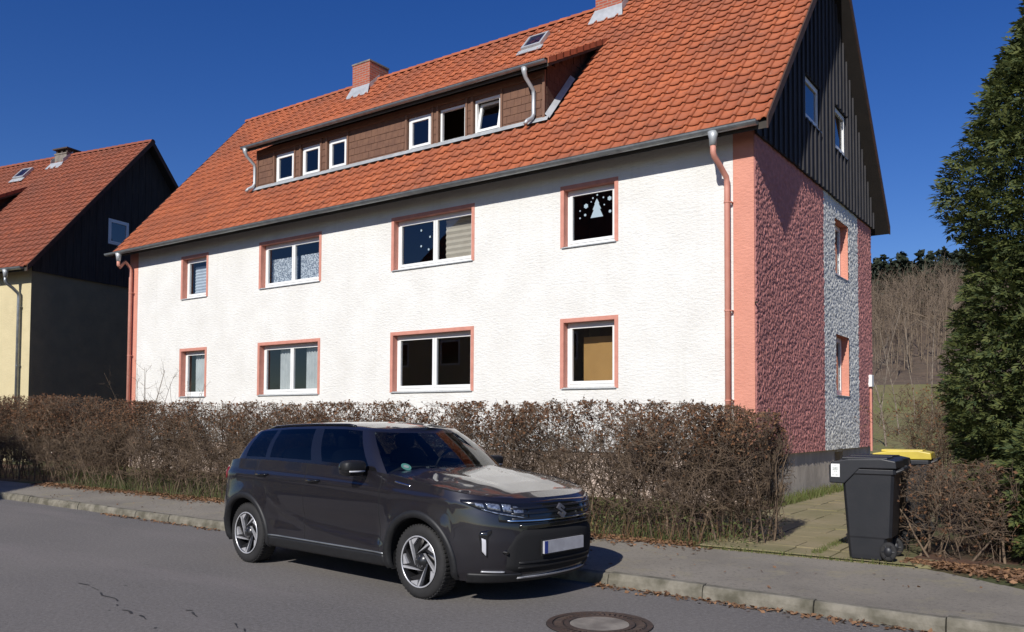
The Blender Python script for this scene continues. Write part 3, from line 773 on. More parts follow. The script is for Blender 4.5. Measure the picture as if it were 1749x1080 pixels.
        mb.prism([(a - .1, 3.86, zr(3.86) + .055), (b_ + .1, 3.86, zr(3.86) + .055), (b_, 4.045, zr(4.06) + (.22 if main else .1)), (a, 4.045, zr(4.06) + (.22 if main else .1))], (0, .01, -.02))
        for x, s in ((a, -1), (b_, 1)):
            mb.prism([(x, 4.04, zr(4.05) + .02), (x, 4.04, zr(4.06) + .22), (x, YR, zr(YR) + .15), (x, YR, zr(YR) + .02)], (-s * .012, 0, 0))
        mb.obj('chimney_flashing', 'zinc_pale', Ch)
        if not main:
            mb = MB()
            for dx in (-.28, .0, .28): mb.box((cxx + dx - .05, 4.25, z1 + .05), (cxx + dx + .05, 4.75, z1 + .2))
            mb.box((cxx - .42, 4.15, z1 + .2), (cxx + .42, 4.85, z1 + .25)); mb.obj('chimney_hood', 'iron', Ch)
    # skylight
    A = slope_frame(SLOPE); sx0 = -7.50 if main else -6.2
    def SK(p): q = A @ np.array((p[0], p[1], p[2])); return (sx0 + q[0], 3.60 + q[1], zr(3.60) + q[2])
    mb = MB(SK); sw_, sl_ = .62, .66
    for a, b_ in (((0, 0, .02), (sw_, .07, .12)), ((0, sl_ - .05, .02), (sw_, sl_, .11)), ((0, .07, .02), (.06, sl_ - .05, .12)), ((sw_ - .06, .07, .02), (sw_, sl_ - .05, .12))): mb.box(a, b_)
    S_ = mb.obj('skylight', 'zinc_pale', H)
    mb = MB(SK); mb.quad((.06, .07, .10), (sw_ - .06, .07, .10), (sw_ - .06, sl_ - .05, .10), (.06, sl_ - .05, .10)); mb.obj('pane', 'pane_sky', S_)
    mb = MB(SK); mb.box((-.08, -.22, .045), (sw_ + .08, -.002, .06)); mb.obj('flashing', 'zinc_pale', S_)
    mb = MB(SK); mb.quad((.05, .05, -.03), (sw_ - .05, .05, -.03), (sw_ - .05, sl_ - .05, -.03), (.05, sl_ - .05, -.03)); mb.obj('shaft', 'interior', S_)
    # front windows
    for (a, b_, n) in wins:
        for (c_, d) in floors:
            window(H, FT, a + t, b_ - t, c_ + .03, d - t, n, .15, 'trim_pink' if main else None, 'pane')
    if main:
        mb = MB(); mb.box((.0, 8.50, 2.55), (.10, 8.72, 2.86)); mb.obj('meter_box', 'pvc', H, bev=.01)
        mb = MB(); mb.tube([(.05, 8.60, 2.55), (.05, 8.60, .9)], .03, 8); mb.obj('conduit', 'pipe_pink', H)
        mb = MB(); mb.tube([(.02, -.02, 3.72), (.05, -.05, 3.72)], .02, 8); mb.obj('wall_hook', 'iron', H)
    return H
big = house((0, 0, 0), 'apartment_house', 'white rendered two-storey house with orange tiled roof, brown dormer and red gable', 'main')
nb = house((-23.9, -1.13, -.225), 'neighbour_house', 'yellow rendered house at the left edge with dark boarded gable and tiled roof', 'side', R(11))

# ------------------------------------------------------------------ things behind the panes
def wavy(name, x0, x1, z0, z1, y, mat, label, catg, amp=.03, wl=.11, group=None):
    n = max(8, int((x1 - x0) / .02)); V = []; F = []
    for i in range(n + 1):
        x = x0 + (x1 - x0) * i / n; yy = y + amp * math.sin(2 * math.pi * (x - x0) / wl + .6 * math.sin(x * 7))
        V += [(x, yy, z0), (x, yy * .5 + y * .5, z1)]
    for i in range(n): F.append((2 * i, 2 * i + 2, 2 * i + 3, 2 * i + 1))
    o = obj(name, V, F, mat, None, True); tag(o, label, catg, group); return o
wavy('curtain', -16.85, -16.02, 2.36, 3.55, .29, 'curtain', 'white gathered curtain in the leftmost ground floor window', 'curtain')
wavy('curtain', -13.05, -12.44, 2.36, 3.58, .29, 'curtain_grey', 'grey curtain in the left sash of the wide lower window with two curtains', 'curtain')
wavy('curtain', -12.0, -11.35, 2.36, 3.58, .29, 'curtain_grey', 'grey curtain in the right sash of the wide lower window with two curtains', 'curtain')
wavy('lace_curtain', -13.5, -12.45, 5.22, 5.98, .34, 'lace', 'lace curtain in the left sash of the wide upper window', 'curtain', .015)
wavy('lace_curtain', -12.35, -11.3, 5.22, 5.98, .34, 'lace', 'lace curtain in the right sash of the wide upper window', 'curtain', .015)
def blind(name, x0, x1, z0, z1, y, mat, step, label):
    mb = MB(); z = z0
    while z < z1 - .01:
        mb.prism([(x0, y, z), (x0, y - .022, z + step * .5), (x0, y, z + step), (x0, y + .004, z + step), (x0, y - .016, z + step * .5), (x0, y + .004, z)], (x1 - x0, 0, 0)); z += step
    o = mb.obj(name, mat); tag(o, label, 'blind'); return o
blind('pleated_blind', -7.36, -6.38, 5.25, 6.31, .36, 'blind_beige', .13, 'beige striped blind in the right sash of an upper window')
blind('pleated_blind', -17.02, -16.05, 5.25, 6.1, .36, 'blind_white', .09, 'pale pleated blind in the small upper window at the left end')
mb = MB(); mb.box((-3.80, .55, 1.352), (-3.45, .60, 3.36)); mb.box((-3.448, .54, 1.352), (-2.72, .60, 3.36)); o = mb.obj('brown_cupboard', 'cardboard'); tag(o, 'tan brown cupboard behind the right ground floor window', 'cupboard')
def decal(parent, pts, y):
    mb = MB(); mb.prism([(x, y, z) for x, z in pts], (0, .003, 0)); return mb.obj('window_decal', 'decal', parent)
W4 = [o for o in big.children if o.name.startswith('window') and 'reveal' not in o.name and o.type == 'MESH' and abs(sum(v.co.x for v in o.data.vertices) / len(o.data.vertices) + 3.367) < .2 and sum(v.co.z for v in o.data.vertices) / len(o.data.vertices) > 4.5][0]
W3 = [o for o in big.children if o.name.startswith('window') and 'reveal' not in o.name and o.type == 'MESH' and abs(sum(v.co.x for v in o.data.vertices) / len(o.data.vertices) + 7.5) < .2 and 4.5 < sum(v.co.z for v in o.data.vertices) / len(o.data.vertices) < 7][0]
tr = [(0, .33), (.05, .24), (.035, .24), (.085, .14), (.06, .14), (.125, 0), (-.125, 0), (-.06, .14), (-.085, .14), (-.035, .24), (-.05, .24)]
decal(W4, [(-3.27 + p * 1.15, 5.72 + q * 1.15) for p, q in tr], .150)
def disc(parent, x, z, r, y=.150): decal(parent, [(x + r * math.cos(a) * (1 if i % 2 else .75), z + r * math.sin(a) * (1 if i % 2 else .75)) for i, a in enumerate(np.linspace(0, 2 * math.pi, 12, endpoint=False))], y)
for x, z, r in [(-3.52, 5.98, .055), (-2.98, 6.06, .05), (-3.54, 5.80, .03), (-2.97, 5.80, .035), (-3.36, 6.12, .02), (-3.12, 6.10, .02), (-3.66, 5.9, .018), (-3.66, 5.75, .02), (-2.86, 5.86, .018), (-2.84, 6.02, .018), (-3.4, 6.05, .015), (-3.1, 5.95, .018), (-3.26, 6.17, .02)]: disc(W4, x, z, r)
for x, z in [(-7.95, 6.05), (-7.68, 5.87), (-7.95, 5.68), (-7.72, 5.58)]: disc(W3, x, z, .03)

# ------------------------------------------------------------------ house across the street, outside the picture, whose shadow falls at the far left
op = empty('opposite_house', (-10.2, -18.6, 0)); tag(op, 'hip-roofed house across the street outside the picture, seen only by its shadow', 'house')
mb = MB(); mb.box((-18, -9, -.2), (0, 0, 7.0)); mb.obj('wall', 'yellow_render', op)
mb = MB(); n0 = mb.pts([(-18.4, -9.4, 6.95), (.4, -9.4, 6.95), (.4, .4, 6.95), (-18.4, .4, 6.95), (-15.2, -4.5, 13.6), (-2.8, -4.5, 13.6)])
mb.f = [(0, 1, 2, 3), (0, 1, 5, 4), (1, 2, 5), (2, 3, 4, 5), (3, 0, 4)]; mb.obj('roof', 'tile_old', op)
for i in range(5):
    for z in (1.8, 4.5):
        x = -16.5 + i * 3.5; mb = MB(); mb.box((x, -.05, z), (x + 1.3, .02, z + 1.3)); Wd = mb.obj('window', 'pvc', op)
        mb = MB(); mb.box((x + .1, .01, z + .1), (x + 1.2, .025, z + 1.2)); mb.obj('pane', 'gloss_black', Wd)

# ------------------------------------------------------------------ the parked car (x forward, y left, z up, origin between the wheels)
def car():
    C = empty('parked_car', (-1.406, -7.705, 0), R(-6.25)); tag(C, 'dark grey compact SUV parked at the kerb in front of the hedge', 'car')
    WB = 1.4425
    Wt = lambda z: np.interp(z, [.2, .3, .45, .7, .85, .95, 1.05, 1.2], [.845, .868, .888, .905, .90, .89, .868, .835])
    Ft = lambda z: np.interp(z, [.18, .26, .36, .55, .70, .80, .88, .94, 1.0], [2.28, 2.345, 2.38, 2.395, 2.38, 2.36, 2.33, 2.27, 2.18])
    Rt = lambda z: np.interp(z, [.25, .35, .5, .65, .8, 1.0, 1.2], [-2.21, -2.295, -2.32, -2.31, -2.27, -2.25, -2.18])
    ztop = lambda x: np.interp(x, [-2.26, -2.1, -1.7, -1.0, -.2, .4, .8, 1.06, 1.3, 1.65, 1.92, 2.07, 2.2, 2.38], [1.06, 1.11, 1.165, 1.168, 1.155, 1.135, 1.118, 1.092, 1.06, 1.02, .985, .962, .94, .915])
    def zbot(x):
        z = np.interp(x, [-2.26, -1.8, -1.0, 1.0, 1.8, 2.3], [.30, .26, .25, .25, .22, .20])
        for xa in (-WB, WB):
            d = x - xa
            if abs(d) < .405: z = max(z, .332 + math.sqrt(.405 ** 2 - d * d))
        return z
    XF, XR, N = 1.55, -1.66, 2.7
    def detail(x, z):
        y = 0
        for xa in (-WB, WB):
            d = math.hypot(x - xa, z - .33); y += .022 * math.exp(-((d - .45) / .10) ** 2) * (1 if z > .25 else 0)
        k = np.interp(x, [-1.05, -.85, .85, 1.05], [0, 1, 1, 0])
        y -= k * .032 * math.exp(-((z - .56) / .13) ** 2)
        zl = np.interp(x, [-1.2, -.7, -.2, .8], [.92, .62, .50, .40]); y += k * .024 * math.exp(-((z - zl) / .032) ** 2)
        y += .014 * math.exp(-((z - np.interp(x, [-2, 0, 2], [1.0, .98, .90])) / .026) ** 2)
        return y
    def surf(kind, p, z, s, off=0.0):
        if kind == 's':
            return (p, s * (Wt(z) + detail(p, z) + off), z)
        a = p; sx = math.sin(a) ** (2 / N) if a > 0 else 0; sy = max(math.cos(a), 0) ** (2 / N)
        if kind == 'f':
            x = XF + (Ft(z) - XF + off) * sx; y = (Wt(z) + detail(min(x, 2.2), z) * sy + off) * sy
        else:
            x = XR + (Rt(z) - XR - off) * sx; y = (Wt(z) + detail(x, z) * sy + off) * sy
        return (x, s * y, z)
    seams = [.90, -.33, -1.28]
    st = []
    for a in np.linspace(math.pi / 2, 0, 26)[:-1]: st.append(('r', a))
    xs_ = sorted(set([round(v, 4) for v in np.arange(XR, XF, .03)] + [q + d for q in seams for d in (-.006, .006)]))
    xs_ = [x for x in xs_ if all(abs(x - q) > .012 or abs(abs(x - q) - .006) < 1e-6 for q in seams)]
    for x in xs_: st.append(('s', x))
    st.append(('s', XF))
    for a in np.linspace(0, math.pi / 2, 34)[1:]: st.append(('f', a))
    def nomx(k, p):
        if k == 's': return p
        sx = math.sin(p) ** (2 / N)
        return XF + (2.33 - XF) * sx if k == 'f' else XR + (-2.26 - XR) * sx
    NV = 26
    def grid(s):
        G = []
        for k, p in st:
            x = nomx(k, p); a, b_ = zbot(x), ztop(x)
            G.append([surf(k, p, a + (b_ - a) * i / NV, s) for i in range(NV + 1)])
        return G
    body = MB(); top = []
    parts = {}
    for s in (-1, 1):
        G = grid(s); top.append([g[-1] for g in G])
        for i in range(len(st) - 1):
            k0, p0 = st[i]; k1, p1 = st[i + 1]; xm = (nomx(k0, p0) + nomx(k1, p1)) / 2
            dst = 'body'
            if k0 == k1 == 's':
                if any(abs(xm - q) < .005 for q in seams): dst = 'seam'
                elif -.33 < xm < .90: dst = ('door', s, 0)
                elif -1.28 < xm < -.33: dst = ('door', s, 1)
            L = NV + 1
            for j in range(NV):
                mbx = body if (dst == 'body' or j < 3) else parts.setdefault(dst, MB())
                n0 = mbx.pts([G[i][j], G[i + 1][j], G[i + 1][j + 1], G[i][j + 1]]); mbx.f.append((n0, n0 + 1, n0 + 2, n0 + 3))
    def weld(mb, name, mat, par, bev=0):
        o = mb.obj(name, mat, par, True)
        bm = bmesh.new(); bm.from_mesh(o.data); bmesh.ops.remove_doubles(bm, verts=bm.verts, dist=.0004); bmesh.ops.recalc_face_normals(bm, faces=bm.faces); bm.to_mesh(o.data); bm.free(); return o
    # bonnet and inner deck, spanning between the two top edges
    hood = MB(); deck = MB(); K = 20
    A, B = top
    rows = []
    for i in range(len(st)):
        x = nomx(*st[i]); a, b_ = Vector(A[i]), Vector(B[i]); hw = max(abs(a.y), 1e-3)
        cr = np.interp(x, [.9, 1.3, 1.95, 2.22, 2.33], [.055, .055, .045, .03, .0])
        r = []
        for k in range(K + 1):
            t = -1 + 2 * k / K; p = a.lerp(b_, k / K); yy = abs(p.y)
            z = cr * (1 - abs(t) ** 3.2)
            if x > .9: z += .014 * (math.exp(-((yy - .46 + .05 * (x - 1.5)) / .06) ** 2)) * np.interp(x, [.9, 1.1, 2.0, 2.2], [0, 1, 1, 0])
            r.append((p.x, p.y, p.z + z) if x > .93 else (p.x, p.y, p.z - .012))
        rows.append((x, r))
    for (x0, r0), (x1, r1) in zip(rows, rows[1:]):
        mbx = hood if x1 > .95 else deck
        n0 = mbx.pts(r0 + r1)
        for k in range(K): mbx.f.append((n0 + k, n0 + K + 1 + k, n0 + K + 2 + k, n0 + k + 1))
    Bd = weld(body, 'body', 'car_paint', C)
    H_ = weld(hood, 'bonnet', 'car_paint', C)
    weld(deck, 'inner_deck', 'seat_cloth', C)
    doors = {}
    for kx, mbx in parts.items():
        if kx == 'seam': weld(mbx, 'door_gap', 'seam', C)
        else: doors[kx[1:]] = weld(mbx, 'door', 'car_paint', C)
    # bonnet shut line and floor
    for s in (0, 1):
        mb = MB(); sg = -1 if s == 0 else 1
        P = [Vector(top[s][i]) + Vector((0, -sg * .012, .003)) for i in range(len(st)) if .98 < nomx(*st[i]) < 2.02]
        mb.tube(P, .005, 5); mb.obj('bonnet_gap', 'seam', C)
    mb = MB(); mb.box((-2.05, -.72, .24), (2.1, .72, .30)); mb.obj('underbody', 'car_plastic', C)
    # greenhouse
    GW_, RW_ = .842, .60
    zroof = lambda x: np.interp(x, [-1.85, -1.5, -1.0, -.5, 0, .35, .65], [1.455, 1.50, 1.528, 1.54, 1.54, 1.522, 1.505])
    bel = {'xr': -1.62, 'xf': .80, 'R': -2.14, 'F': 1.22}; rof = {'xr': -1.62, 'xf': .35, 'R': -1.80, 'F': .62}
    gs = [('r', a) for a in np.linspace(math.pi / 2, 0, 14)[:-1]]
    gx = sorted(set([round(v, 4) for v in np.linspace(0, 1, 41)]))
    cuts = {-1.56: 0, -1.15: 0, -1.06: 0, -.27: 0, -.08: 0, .70: 0}
    fx = lambda x: (x - bel['xr']) / (bel['xf'] - bel['xr'])
    gx = sorted(gx + [fx(c) for c in cuts]); gs += [('s', t) for t in gx]
    gs += [('f', a) for a in np.linspace(0, math.pi / 2, 19)[1:]]
    def ring(d, k, p, W):
        if k == 's': return d['xr'] + (d['xf'] - d['xr']) * p, W
        n_ = 2.05; sx = math.sin(p) ** (2 / n_); sy = max(math.cos(p), 0) ** (2 / n_)
        return (d['xf'] + (d['F'] - d['xf']) * sx, W * sy) if k == 'f' else (d['xr'] + (d['R'] - d['xr']) * sx, W * sy)
    VV = [0, .10, .2, .35, .5, .65, .78, .88, .94, 1.0]
    def gpt(k, p, v, s, off=0):
        xb, yb = ring(bel, k, p, GW_ + off); xr, yr = ring(rof, k, p, RW_ + off)
        zb = ztop(xb) - .008; zr_ = zroof(xr)
        bul = math.sin(math.pi * v)
        return (xb + (xr - xb) * v + (.02 * bul if k == 'f' else 0), s * (yb + (yr - yb) * v + .035 * bul * (yb / GW_)), zb + (zr_ - zb) * v)
    gb = MB(); glass = {}; blk = MB()
    for s in (-1, 1):
        for i in range(len(gs) - 1):
            (k0, p0), (k1, p1) = gs[i], gs[i + 1]
            for j in range(len(VV) - 1):
                Q = [gpt(k0, p0, VV[j], s), gpt(k1, p1, VV[j], s), gpt(k1, p1, VV[j + 1], s), gpt(k0, p0, VV[j + 1], s)]
                d = gb
                if k1 == 's' and k0 in 'sr' or (k0 == 's' and k1 == 's'):
                    x = ring(bel, k0, p0, 1)[0] * .5 + ring(bel, k1, p1, 1)[0] * .5
                    if j == 0 and x > -1.56: d = blk
                    if 1 <= j <= 7:
                        if -1.56 < x < -1.15: d = glass.setdefault(('q', s), MB())
                        elif -1.15 < x < -1.06 or -.27 < x < -.08: d = blk
                        elif -1.06 < x < -.27: d = glass.setdefault(('r', s), MB())
                        elif -.08 < x < .70: d = glass.setdefault(('f', s), MB())
                elif k0 == 'f' and p0 > .24:
                    if j <= 7: d = glass.setdefault(('w', 0), MB())
                elif k1 == 'r' and p1 > .5 and 1 <= j <= 7: d = glass.setdefault(('b', 0), MB())
                n0 = d.pts(Q); d.f.append((n0, n0 + 1, n0 + 2, n0 + 3))
    # roof skin
    K2 = 18
    for i in range(len(gs) - 1):
        for k in range(K2):
            def rp(g, k):
                a = Vector(gpt(g[0], g[1], 1, -1)); t = k / K2; hw = abs(a.y)
                return (a.x, -hw + 2 * hw * t, a.z + .055 * (1 - abs(2 * t - 1) ** 3) * np.interp(a.x, [-1.8, -1.4, .2, .5], [.5, 1, 1, .55]))
            n0 = gb.pts([rp(gs[i], k), rp(gs[i + 1], k), rp(gs[i + 1], k + 1), rp(gs[i], k + 1)]); gb.f.append((n0, n0 + 1, n0 + 2, n0 + 3))
    weld(gb, 'cabin_shell', 'car_paint', C); weld(blk, 'window_pillars', 'gloss_black', C)
    for kx, mbx in glass.items():
        nm = {'w': 'windscreen', 'b': 'rear_window'}.get(kx[0], 'side_window')
        weld(mbx, nm, 'screen_glass' if kx[0] == 'w' else 'car_glass', C)
    for s in (-1, 1):
        mb = MB(); P = []
        for x in np.linspace(-1.45, .12, 15):
            t = (x - rof['xr']) / (rof['xf'] - rof['xr']); q = gpt('s', t, 1, s); h = .010 if -1.4 < x < .08 else .0
            P.append((q[0], q[1] - s * .03, q[2] + h + .012))
        mb.tube(P, .014, 8); mb.obj('roof_rail', 'gloss_black', C, True)
    # cabin contents
    def rbox(name, mat, par, c, r, e=.5, n=14, k=20, shear=0):
        V = []; F = []
        sg = lambda v, p: math.copysign(abs(v) ** p, v)
        for i in range(n + 1):
            ph = -math.pi / 2 + math.pi * i / n
            for j in range(k):
                th = 2 * math.pi * j / k; z = r[2] * sg(math.sin(ph), e)
                V.append((c[0] + r[0] * sg(math.cos(ph), e) * sg(math.cos(th), e) + shear * z, c[1] + r[1] * sg(math.cos(ph), e) * sg(math.sin(th), e), c[2] + z))
        for i in range(n):
            for j in range(k): F.append((i * k + j, i * k + (j + 1) % k, (i + 1) * k + (j + 1) % k, (i + 1) * k + j))
        return obj(name, V, F, mat, par, True)
    for s in (-1, 1):
        S_ = rbox('seat', 'seat_cloth', C, (-.12, s * .40, 1.04), (.09, .25, .26), .5, shear=-.25)
        rbox('headrest', 'seat_cloth', S_, (-.22, s * .40, 1.38), (.05, .13, .085), .6)
    rbox('rear_seat', 'seat_cloth', C, (-1.1, 0, 1.06), (.10, .62, .24), .4, shear=-.25)
    rbox('dashboard', 'seat_cloth', C, (.82, 0, 1.03), (.20, .70, .07), .5)
    mb = MB(); mb.tube([(.50 + .06 * math.sin(a), .40 + .18 * math.cos(a), 1.12 + .17 * math.sin(a)) for a in np.linspace(0, 2 * math.pi, 25)], .014, 8, False); mb.obj('steering_wheel', 'car_plastic', C, True)
    q = gpt('f', .62, .16, -1); q2 = gpt('f', .74, .16, -1); q3 = gpt('f', .62, .28, -1)
    mb = MB(); c0 = (Vector(gpt('f', .70, .20, -1))); eu = (Vector(q2) - Vector(q)).normalized(); ev = (Vector(q3) - Vector(q)).normalized()
    nn = eu.cross(ev).normalized(); nn = nn if nn.x < 0 else -nn
    mb.poly([c0 + nn * .008 + eu * .048 * math.cos(a) + ev * .048 * math.sin(a) for a in np.linspace(0, 2 * math.pi, 20, endpoint=False)]); st1 = mb.obj('windscreen_sticker', 'sticker_green', C)
    mb = MB(); mb.poly([c0 + nn * .005 + eu * .028 * math.cos(a) + ev * .022 * math.sin(a) for a in np.linspace(0, 2 * math.pi, 16, endpoint=False)]); mb.obj('sticker_number', 'paper', st1)
    # bands laid on the body surface
    def band(name, mat, par, kind, ps, z0, z1, s, off=.006, nz=5, edge=True):
        mb = MB(); rws = []
        for i, p in enumerate(ps):
            a, b_ = (z0(p) if callable(z0) else z0), (z1(p) if callable(z1) else z1)
            r = [surf(kind, p, a, s, -.003)] + [surf(kind, p, a + (b_ - a) * j / nz, s, off) for j in range(nz + 1)] + [surf(kind, p, b_, s, -.003)]
            rws.append(mb.pts(r))
        L = nz + 3
        for a, b_ in zip(rws, rws[1:]):
            for j in range(L - 1): mb.f.append((a + j, b_ + j, b_ + j + 1, a + j + 1))
        if edge:
            for a in (rws[0], rws[-1]): mb.f.append(tuple(range(a, a + L)))
        return weld(mb, name, mat, par)
    for s in (-1, 1):
        # wheel arch trims
        for xa in (-WB, WB):
            mb = MB(); rws = []
            for a in np.linspace(R(-14), R(194), 48):
                r = []
                for rr, off in ((.400, -.03), (.402, .012), (.43, .016), (.462, .014), (.468, -.002)):
                    x, z = xa + rr * math.cos(a), .332 + rr * math.sin(a)
                    z = max(z, .2)
                    if x > XF:
                        sx = (x - XF) / (Ft(z) - XF); p = math.asin(min(1, max(0, sx)) ** (N / 2)); r.append(surf('f', p, z, s, off))
                    elif x < XR:
                        sx = (XR - x) / (XR - Rt(z)); p = math.asin(min(1, max(0, sx)) ** (N / 2)); r.append(surf('r', p, z, s, off))
                    else: r.append(surf('s', x, z, s, off))
                rws.append(mb.pts(r))
            for a, b_ in zip(rws, rws[1:]):
                for j in range(4): mb.f.append((a + j, b_ + j, b_ + j + 1, a + j + 1))
            weld(mb, 'wheel_arch_trim', 'car_plastic', C)
            mb = MB(); T0 = len(mb.v); n_ = 24
            for a in np.linspace(R(-20), R(200), n_):
                x, z = xa + .41 * math.cos(a), .332 + .41 * math.sin(a); mb.pts([(x, s * .87, max(z, .22)), (x, s * .55, max(z, .22))])
            for i in range(n_ - 1): mb.f.append((2 * i, 2 * i + 2, 2 * i + 3, 2 * i + 1))
            mb.quad((xa - .42, s * .55, .2), (xa + .42, s * .55, .2), (xa + .42, s * .55, .78), (xa - .42, s * .55, .78))
            mb.obj('wheel_well', 'seam', C)
        band('sill_trim', 'car_plastic', C, 's', np.linspace(-.98, .98, 40), .235, .345, s, .012)
        band('sill_strip', 'zinc', C, 's', np.linspace(-.97, .97, 40), .352, .366, s, .010, 2)
        band('bumper_strip', 'alloy', C, 'f', np.linspace(.62, .92, 14), lambda a: .300 - .02 * (a - .62), lambda a: .312 - .02 * (a - .62), s, .014, 2)
        # lower bumper corner in black plastic
        band('bumper_corner', 'car_plastic', C, 'f', np.linspace(.45, 1.15, 26), .202, lambda a: .292 - .01 * a, s, .010)
        # headlamp
        z0 = lambda a: np.interp(a, [.42, .62, .85, 1.10, 1.24], [.905, .845, .80, .765, .745]); z1 = lambda a: np.interp(a, [.42, .62, .85, 1.10, 1.24], [.925, .925, .912, .890, .835])
        HL = band('headlamp', 'gloss_black', C, 'f', np.linspace(.42, 1.24, 30), z0, z1, s, .010)
        for a0, a1, f0, f1, mt in ((.60, .70, .25, .7, 'lamp_clear'), (.74, .90, .30, .8, 'lamp_clear'), (.93, 1.04, .30, .85, 'lamp_clear'), (1.06, 1.18, .22, .78, 'lamp_clear'), (.66, 1.20, .05, .14, 'lamp_clear')):
            band('lamp_element', mt, HL, 'f', np.linspace(a0, a1, 10), lambda a, f=f0: z0(a) + (z1(a) - z0(a)) * f, lambda a, f=f1: z0(a) + (z1(a) - z0(a)) * f, s, .0125 if f1 < .2 else .012, 3)
        # daytime lamp slot on the bumper corner
        Dl = band('fog_lamp_slot', 'gloss_black', C, 'f', np.linspace(.60, .76, 14), lambda a: np.interp(a, [.60, .625, .70, .701, .76], [.60, .47, .43, .60, .645]), lambda a: np.interp(a, [.60, .63, .76], [.63, .66, .672]), s, .010)
        band('daytime_lamp', 'lamp_white', Dl, 'f', np.linspace(.632, .682, 8), lambda a: np.interp(a, [.632, .682], [.485, .445]), lambda a: np.interp(a, [.632, .682], [.60, .585]), s, .016)
        # tail lamp
        band('tail_lamp', 'tail_red', C, 'r', np.linspace(.35, 1.15, 20), .93, lambda a: np.interp(a, [.35, .7, 1.15], [1.06, 1.08, 1.08]), s, .012)
        band('rear_bumper_trim', 'car_plastic', C, 'r', np.linspace(.25, 1.57, 24), .30, .46, s, .012)
        # fender vent strip, door handles, mirror
        band('fender_garnish', 'chrome', C, 's', np.linspace(1.10, 1.32, 10), lambda x: 1.030 - .12 * (x - 1.1), lambda x: 1.046 - .14 * (x - 1.1), s, .006, 2)
        for (dx, di, zz) in ((-.15, 0, .985), (-1.11, 1, 1.005)):
            par = doors[(s, di)]; yw = Wt(zz) + detail(dx, zz)
            mb = MB(); mb.tube([(dx - .10, s * (yw - .004), zz - .002), (dx - .085, s * (yw + .028), zz), (dx + .06, s * (yw + .030), zz + .004), (dx + .10, s * (yw - .002), zz + .006)], [.012, .014, .013, .010], 8); mb.obj('handle', 'gloss_black', par, True)
        Mr = rbox('wing_mirror', 'gloss_black', C, (.60, s * .99, 1.145), (.085, .125, .075), .55)
        rbox('mirror_cap', 'car_plastic', Mr, (.615, s * .99, 1.165), (.080, .127, .058), .55)
        mb = MB(); mb.tube([(.62, s * .80, 1.11), (.61, s * .90, 1.10), (.60, s * .96, 1.10)], [.03, .025, .02], 8); mb.obj('mirror_arm', 'car_plastic', Mr, True)
        mb = MB(); mb.tube([(.685, s * .90, 1.12), (.695, s * .99, 1.118), (.68, s * 1.08, 1.12)], .008, 6); mb.obj('mirror_indicator', 'lamp_white', Mr, True)
    # front face: grille, bars, emblem, intake, plate (laid out in y, z on the nose)
    def front(name, mat, par, poly, off, th=.02, ny=18):
        """poly: list of (y, zlo, zhi) across the nose, interpolated"""
        ys_ = np.linspace(poly[0][0], poly[-1][0], ny); mb = MB(); rws = []
        Y = [p[0] for p in poly]; lo = [p[1] for p in poly]; hi = [p[2] for p in poly]; nz = 6
        def fx_(y, z):
            t = min(1, abs(y) / Wt(z)); sx = (1 - t ** N) ** (1 / N) if t < 1 else 0
            return XF + (Ft(z) - XF) * sx
        for y in ys_:
            a, b_ = np.interp(y, Y, lo), np.interp(y, Y, hi)
            r = [(fx_(y, a) - th, y, a)] + [(fx_(y, a + (b_ - a) * j / nz) + off, y, a + (b_ - a) * j / nz) for j in range(nz + 1)] + [(fx_(y, b_) - th, y, b_)]
            rws.append(mb.pts(r))
        L = nz + 3
        for a, b_ in zip(rws, rws[1:]):
            for j in range(L - 1): mb.f.append((a + j, b_ + j, b_ + j + 1, a + j + 1))
        for a in (rws[0], rws[-1]): mb.f.append(tuple(range(a, a + L)))
        return weld(mb, name, mat, par)
    Gr = front('grille', 'gloss_black', C, [(-.66, .735, .86), (-.55, .72, .885), (0, .715, .90), (.55, .72, .885), (.66, .735, .86)], .010)
    for z in (.755, .80, .845):
        front('grille_bar', 'alloy_black', Gr, [(-.56, z - .008, z + .008), (.56, z - .008, z + .008)], .020)
    front('grille_chrome', 'chrome', Gr, [(-.60, .738, .748), (-.3, .730, .742), (0, .728, .740), (.3, .730, .742), (.60, .738, .748)], .024)
    front('bumper_brow', 'gloss_black', C, [(-.50, .675, .71), (0, .67, .705), (.50, .675, .71)], .022)
    front('lower_intake', 'seam', C, [(-.60, .33, .50), (-.50, .29, .66), (0, .27, .665), (.50, .29, .66), (.60, .33, .50)], .008)
    for z in (.33, .375): front('intake_bar', 'car_plastic', C, [(-.5, z - .008, z + .008), (.5, z - .008, z + .008)], .016)
    front('skid_plate', 'alloy', C, [(-.48, .232, .246), (0, .225, .242), (.48, .232, .246)], .020)
    front('bumper_lip', 'car_plastic', C, [(-.72, .205, .24), (0, .195, .225), (.72, .205, .24)], .012)
    mb = MB(); xp = 2.425; mb.box((xp - .02, -.285, .442), (xp, .285, .552)); Pl = mb.obj('number_plate', 'plate_white', C)
    mb = MB(); mb.box((xp - .015, -.283, .444), (xp + .002, -.240, .550)); mb.obj('plate_band', 'plate_blue', Pl)
    mb = MB(); mb.box((xp - .03, -.30, .425), (xp - .0205, .30, .565)); mb.obj('plate_holder', 'car_plastic', Pl)
    em = [(-.9, .38), (0, 1), (.9, .38), (.52, .12), (0, .47), (-.18, .35), (.9, -.38), (0, -1), (-.9, -.38), (-.52, -.12), (0, -.47), (.18, -.35)]
    mb = MB(); mb.prism([(2.395 - .02 * q, p * .062, .80 + q * .066) for p, q in em], (-.02, 0, 0)); mb.obj('emblem', 'steel_disc', Gr)
    for y in (-.62, .62):
        mb = MB(); mb.tube([(2.23, y, .47), (2.29, y, .47)], .014, 10); mb.obj('parking_sensor', 'gloss_black', C)
